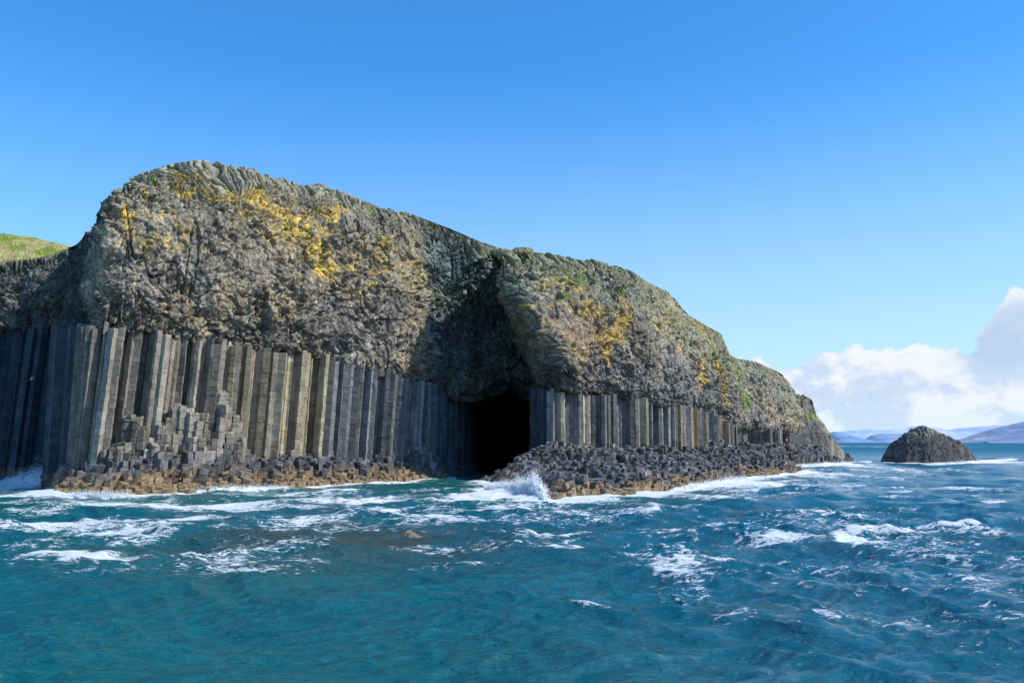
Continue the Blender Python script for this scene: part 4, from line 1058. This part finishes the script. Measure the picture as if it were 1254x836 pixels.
gull.rotation_euler = (R(-18), R(-10), R(35))

# ================================================================== SKY, SUN, CAMERA
SUN_AZ, SUN_EL = R(-13), R(43)          # azimuth from +X toward +Y
sd = Vector((math.cos(SUN_AZ) * math.cos(SUN_EL), math.sin(SUN_AZ) * math.cos(SUN_EL), math.sin(SUN_EL)))
lamp = bpy.data.lights.new('sun', 'SUN'); lamp.energy = 5.0; lamp.angle = R(0.53); lamp.color = (1.0, 0.945, 0.86)
so = bpy.data.objects.new('sun', lamp); C.objects.link(so); so.rotation_euler = sd.to_track_quat('Z', 'Y').to_euler(); so.location = (60, 0, 80)

def build_world():
    w = bpy.data.worlds.new('World'); bpy.context.scene.world = w; w.use_nodes = True
    nt = w.node_tree; N = nt.nodes; L = nt.links
    bg = N['Background']; bg.inputs['Strength'].default_value = 0.15
    sky = N.new('ShaderNodeTexSky'); sky.sky_type = 'NISHITA'; sky.sun_disc = False
    sky.sun_elevation = SUN_EL; sky.sun_rotation = math.pi / 2 - SUN_AZ
    sky.altitude = 0; sky.air_density = 1.0; sky.dust_density = 0.3; sky.ozone_density = 2.0
    hs = N.new('ShaderNodeHueSaturation'); hs.inputs['Saturation'].default_value = 1.08; hs.inputs['Value'].default_value = 1.11
    tint = N.new('ShaderNodeMix'); tint.data_type = 'RGBA'; tint.blend_type = 'MULTIPLY'; tint.inputs[0].default_value = 1; tint.inputs[7].default_value = (0.60, 1.04, 1.40, 1)
    L.new(sky.outputs[0], tint.inputs[6]); L.new(tint.outputs[2], hs.inputs['Color'])
    tc = N.new('ShaderNodeTexCoord'); sx = N.new('ShaderNodeSeparateXYZ'); L.new(tc.outputs['Generated'], sx.inputs[0])
    def mt(op, a, b=None, c=None, clamp=False):
        n = N.new('ShaderNodeMath'); n.operation = op; n.use_clamp = clamp
        for i, q in enumerate((a, b, c)):
            if q is None: continue
            if isinstance(q, (int, float)): n.inputs[i].default_value = q
            else: L.new(q, n.inputs[i])
        return n.outputs[0]
    az = mt('ARCTAN2', sx.outputs[0], sx.outputs[1])          # 0 straight ahead, + to the right
    el = mt('ARCSINE', sx.outputs[2])
    def cloud(daz, del_):
        cv = N.new('ShaderNodeCombineXYZ')
        L.new(mt('ADD', az, daz), cv.inputs[0]); L.new(mt('MULTIPLY', mt('ADD', el, del_), 1.35), cv.inputs[1]); cv.inputs[2].default_value = 3.4
        n = N.new('ShaderNodeTexNoise'); n.inputs['Scale'].default_value = 13.0; n.inputs['Detail'].default_value = 9; n.inputs['Roughness'].default_value = 0.58; n.inputs['Distortion'].default_value = 0.1
        L.new(cv.outputs[0], n.inputs['Vector'])
        return n.outputs['Fac']
    def ramp(x, a, b, c, d):
        n = N.new('ShaderNodeMapRange'); n.interpolation_type = 'SMOOTHSTEP'
        for i, q in zip(('From Min', 'From Max', 'To Min', 'To Max'), (a, b, c, d)): n.inputs[i].default_value = q
        L.new(x, n.inputs['Value']); return n.outputs[0]
    # a bank of cumulus low on the right; its top edge climbs to the right
    top = mt('ADD', ramp(az, R(10), R(24), R(5.3), R(6.5)), ramp(az, R(26.6), R(30.0), 0.0, R(2.5)))
    side = ramp(az, R(7.5), R(12.0), 0.0, 1.0)
    rel = mt('DIVIDE', mt('SUBTRACT', top, el), R(3.0))                   # 0 at the nominal top, 1 three degrees lower
    n0 = cloud(0, 0)
    bias = ramp(rel, -0.9, 1.1, -0.40, 0.22)
    bias = mt('ADD', bias, mt('MULTIPLY', mt('SUBTRACT', side, 1.0), 0.6))
    fld = mt('ADD', n0, bias)
    dens = ramp(fld, 0.485, 0.535, 0.0, 1.0)
    # the sunlit side is toward the upper right: compare with the field a little that way
    n1 = cloud(0.012, 0.014); n2 = cloud(0.04, 0.05)
    lit = mt('ADD', mt('MULTIPLY', mt('SUBTRACT', n0, n1), 3.2), mt('MULTIPLY', mt('SUBTRACT', n0, n2), 2.2))
    lit = ramp(mt('ADD', lit, ramp(fld, 0.5, 0.85, 0.22, -0.12)), -0.25, 0.42, 0.0, 1.0)
    colr = N.new('ShaderNodeMix'); colr.data_type = 'RGBA'; L.new(lit, colr.inputs[0])
    colr.inputs[6].default_value = (4.0, 4.9, 6.2, 1); colr.inputs[7].default_value = (6.1, 6.3, 6.55, 1)
    # a grey-blue bank of shade in the cloud at the right edge
    dk = mt('MULTIPLY', ramp(az, R(25.5), R(28.5), 0.0, 0.75), mt('MULTIPLY', ramp(el, R(3.6), R(5.0), 0.0, 1.0), ramp(rel, 0.1, 0.6, 0.0, 1.0)))
    dkm = N.new('ShaderNodeMix'); dkm.data_type = 'RGBA'; L.new(dk, dkm.inputs[0]); L.new(colr.outputs[2], dkm.inputs[6]); dkm.inputs[7].default_value = (3.2, 4.2, 5.7, 1)
    # whitish haze low down
    hz = mt('MULTIPLY', ramp(el, R(-2), R(24), 0.80, 0.0), ramp(az, R(-40), R(28), 0.55, 1.0))
    hm = N.new('ShaderNodeMix'); hm.data_type = 'RGBA'; L.new(hz, hm.inputs[0]); L.new(hs.outputs[0], hm.inputs[6]); hm.inputs[7].default_value = (4.4, 5.5, 6.6, 1)
    low = ramp(el, R(0.2), R(3.2), 0.55, 0.95)
    cm = N.new('ShaderNodeMix'); cm.data_type = 'RGBA'; L.new(mt('MULTIPLY', dens, low), cm.inputs[0]); L.new(hm.outputs[2], cm.inputs[6]); L.new(dkm.outputs[2], cm.inputs[7])
    L.new(cm.outputs[2], bg.inputs['Color'])
build_world()

cam = bpy.data.cameras.new('camera'); co = bpy.data.objects.new('camera', cam); C.objects.link(co)
co.location = (0, 0, CAMZ); co.rotation_euler = (math.pi / 2 + PITCH, 0, 0)
cam.sensor_width = 36; cam.lens = 36 * F / 1254.0; cam.clip_start = 0.1; cam.clip_end = 100000
sc = bpy.context.scene; sc.camera = co
sc.view_settings.view_transform = 'Standard'; sc.view_settings.look = 'None'; sc.view_settings.exposure = 0
sc.render.resolution_x = 1024; sc.render.resolution_y = 682
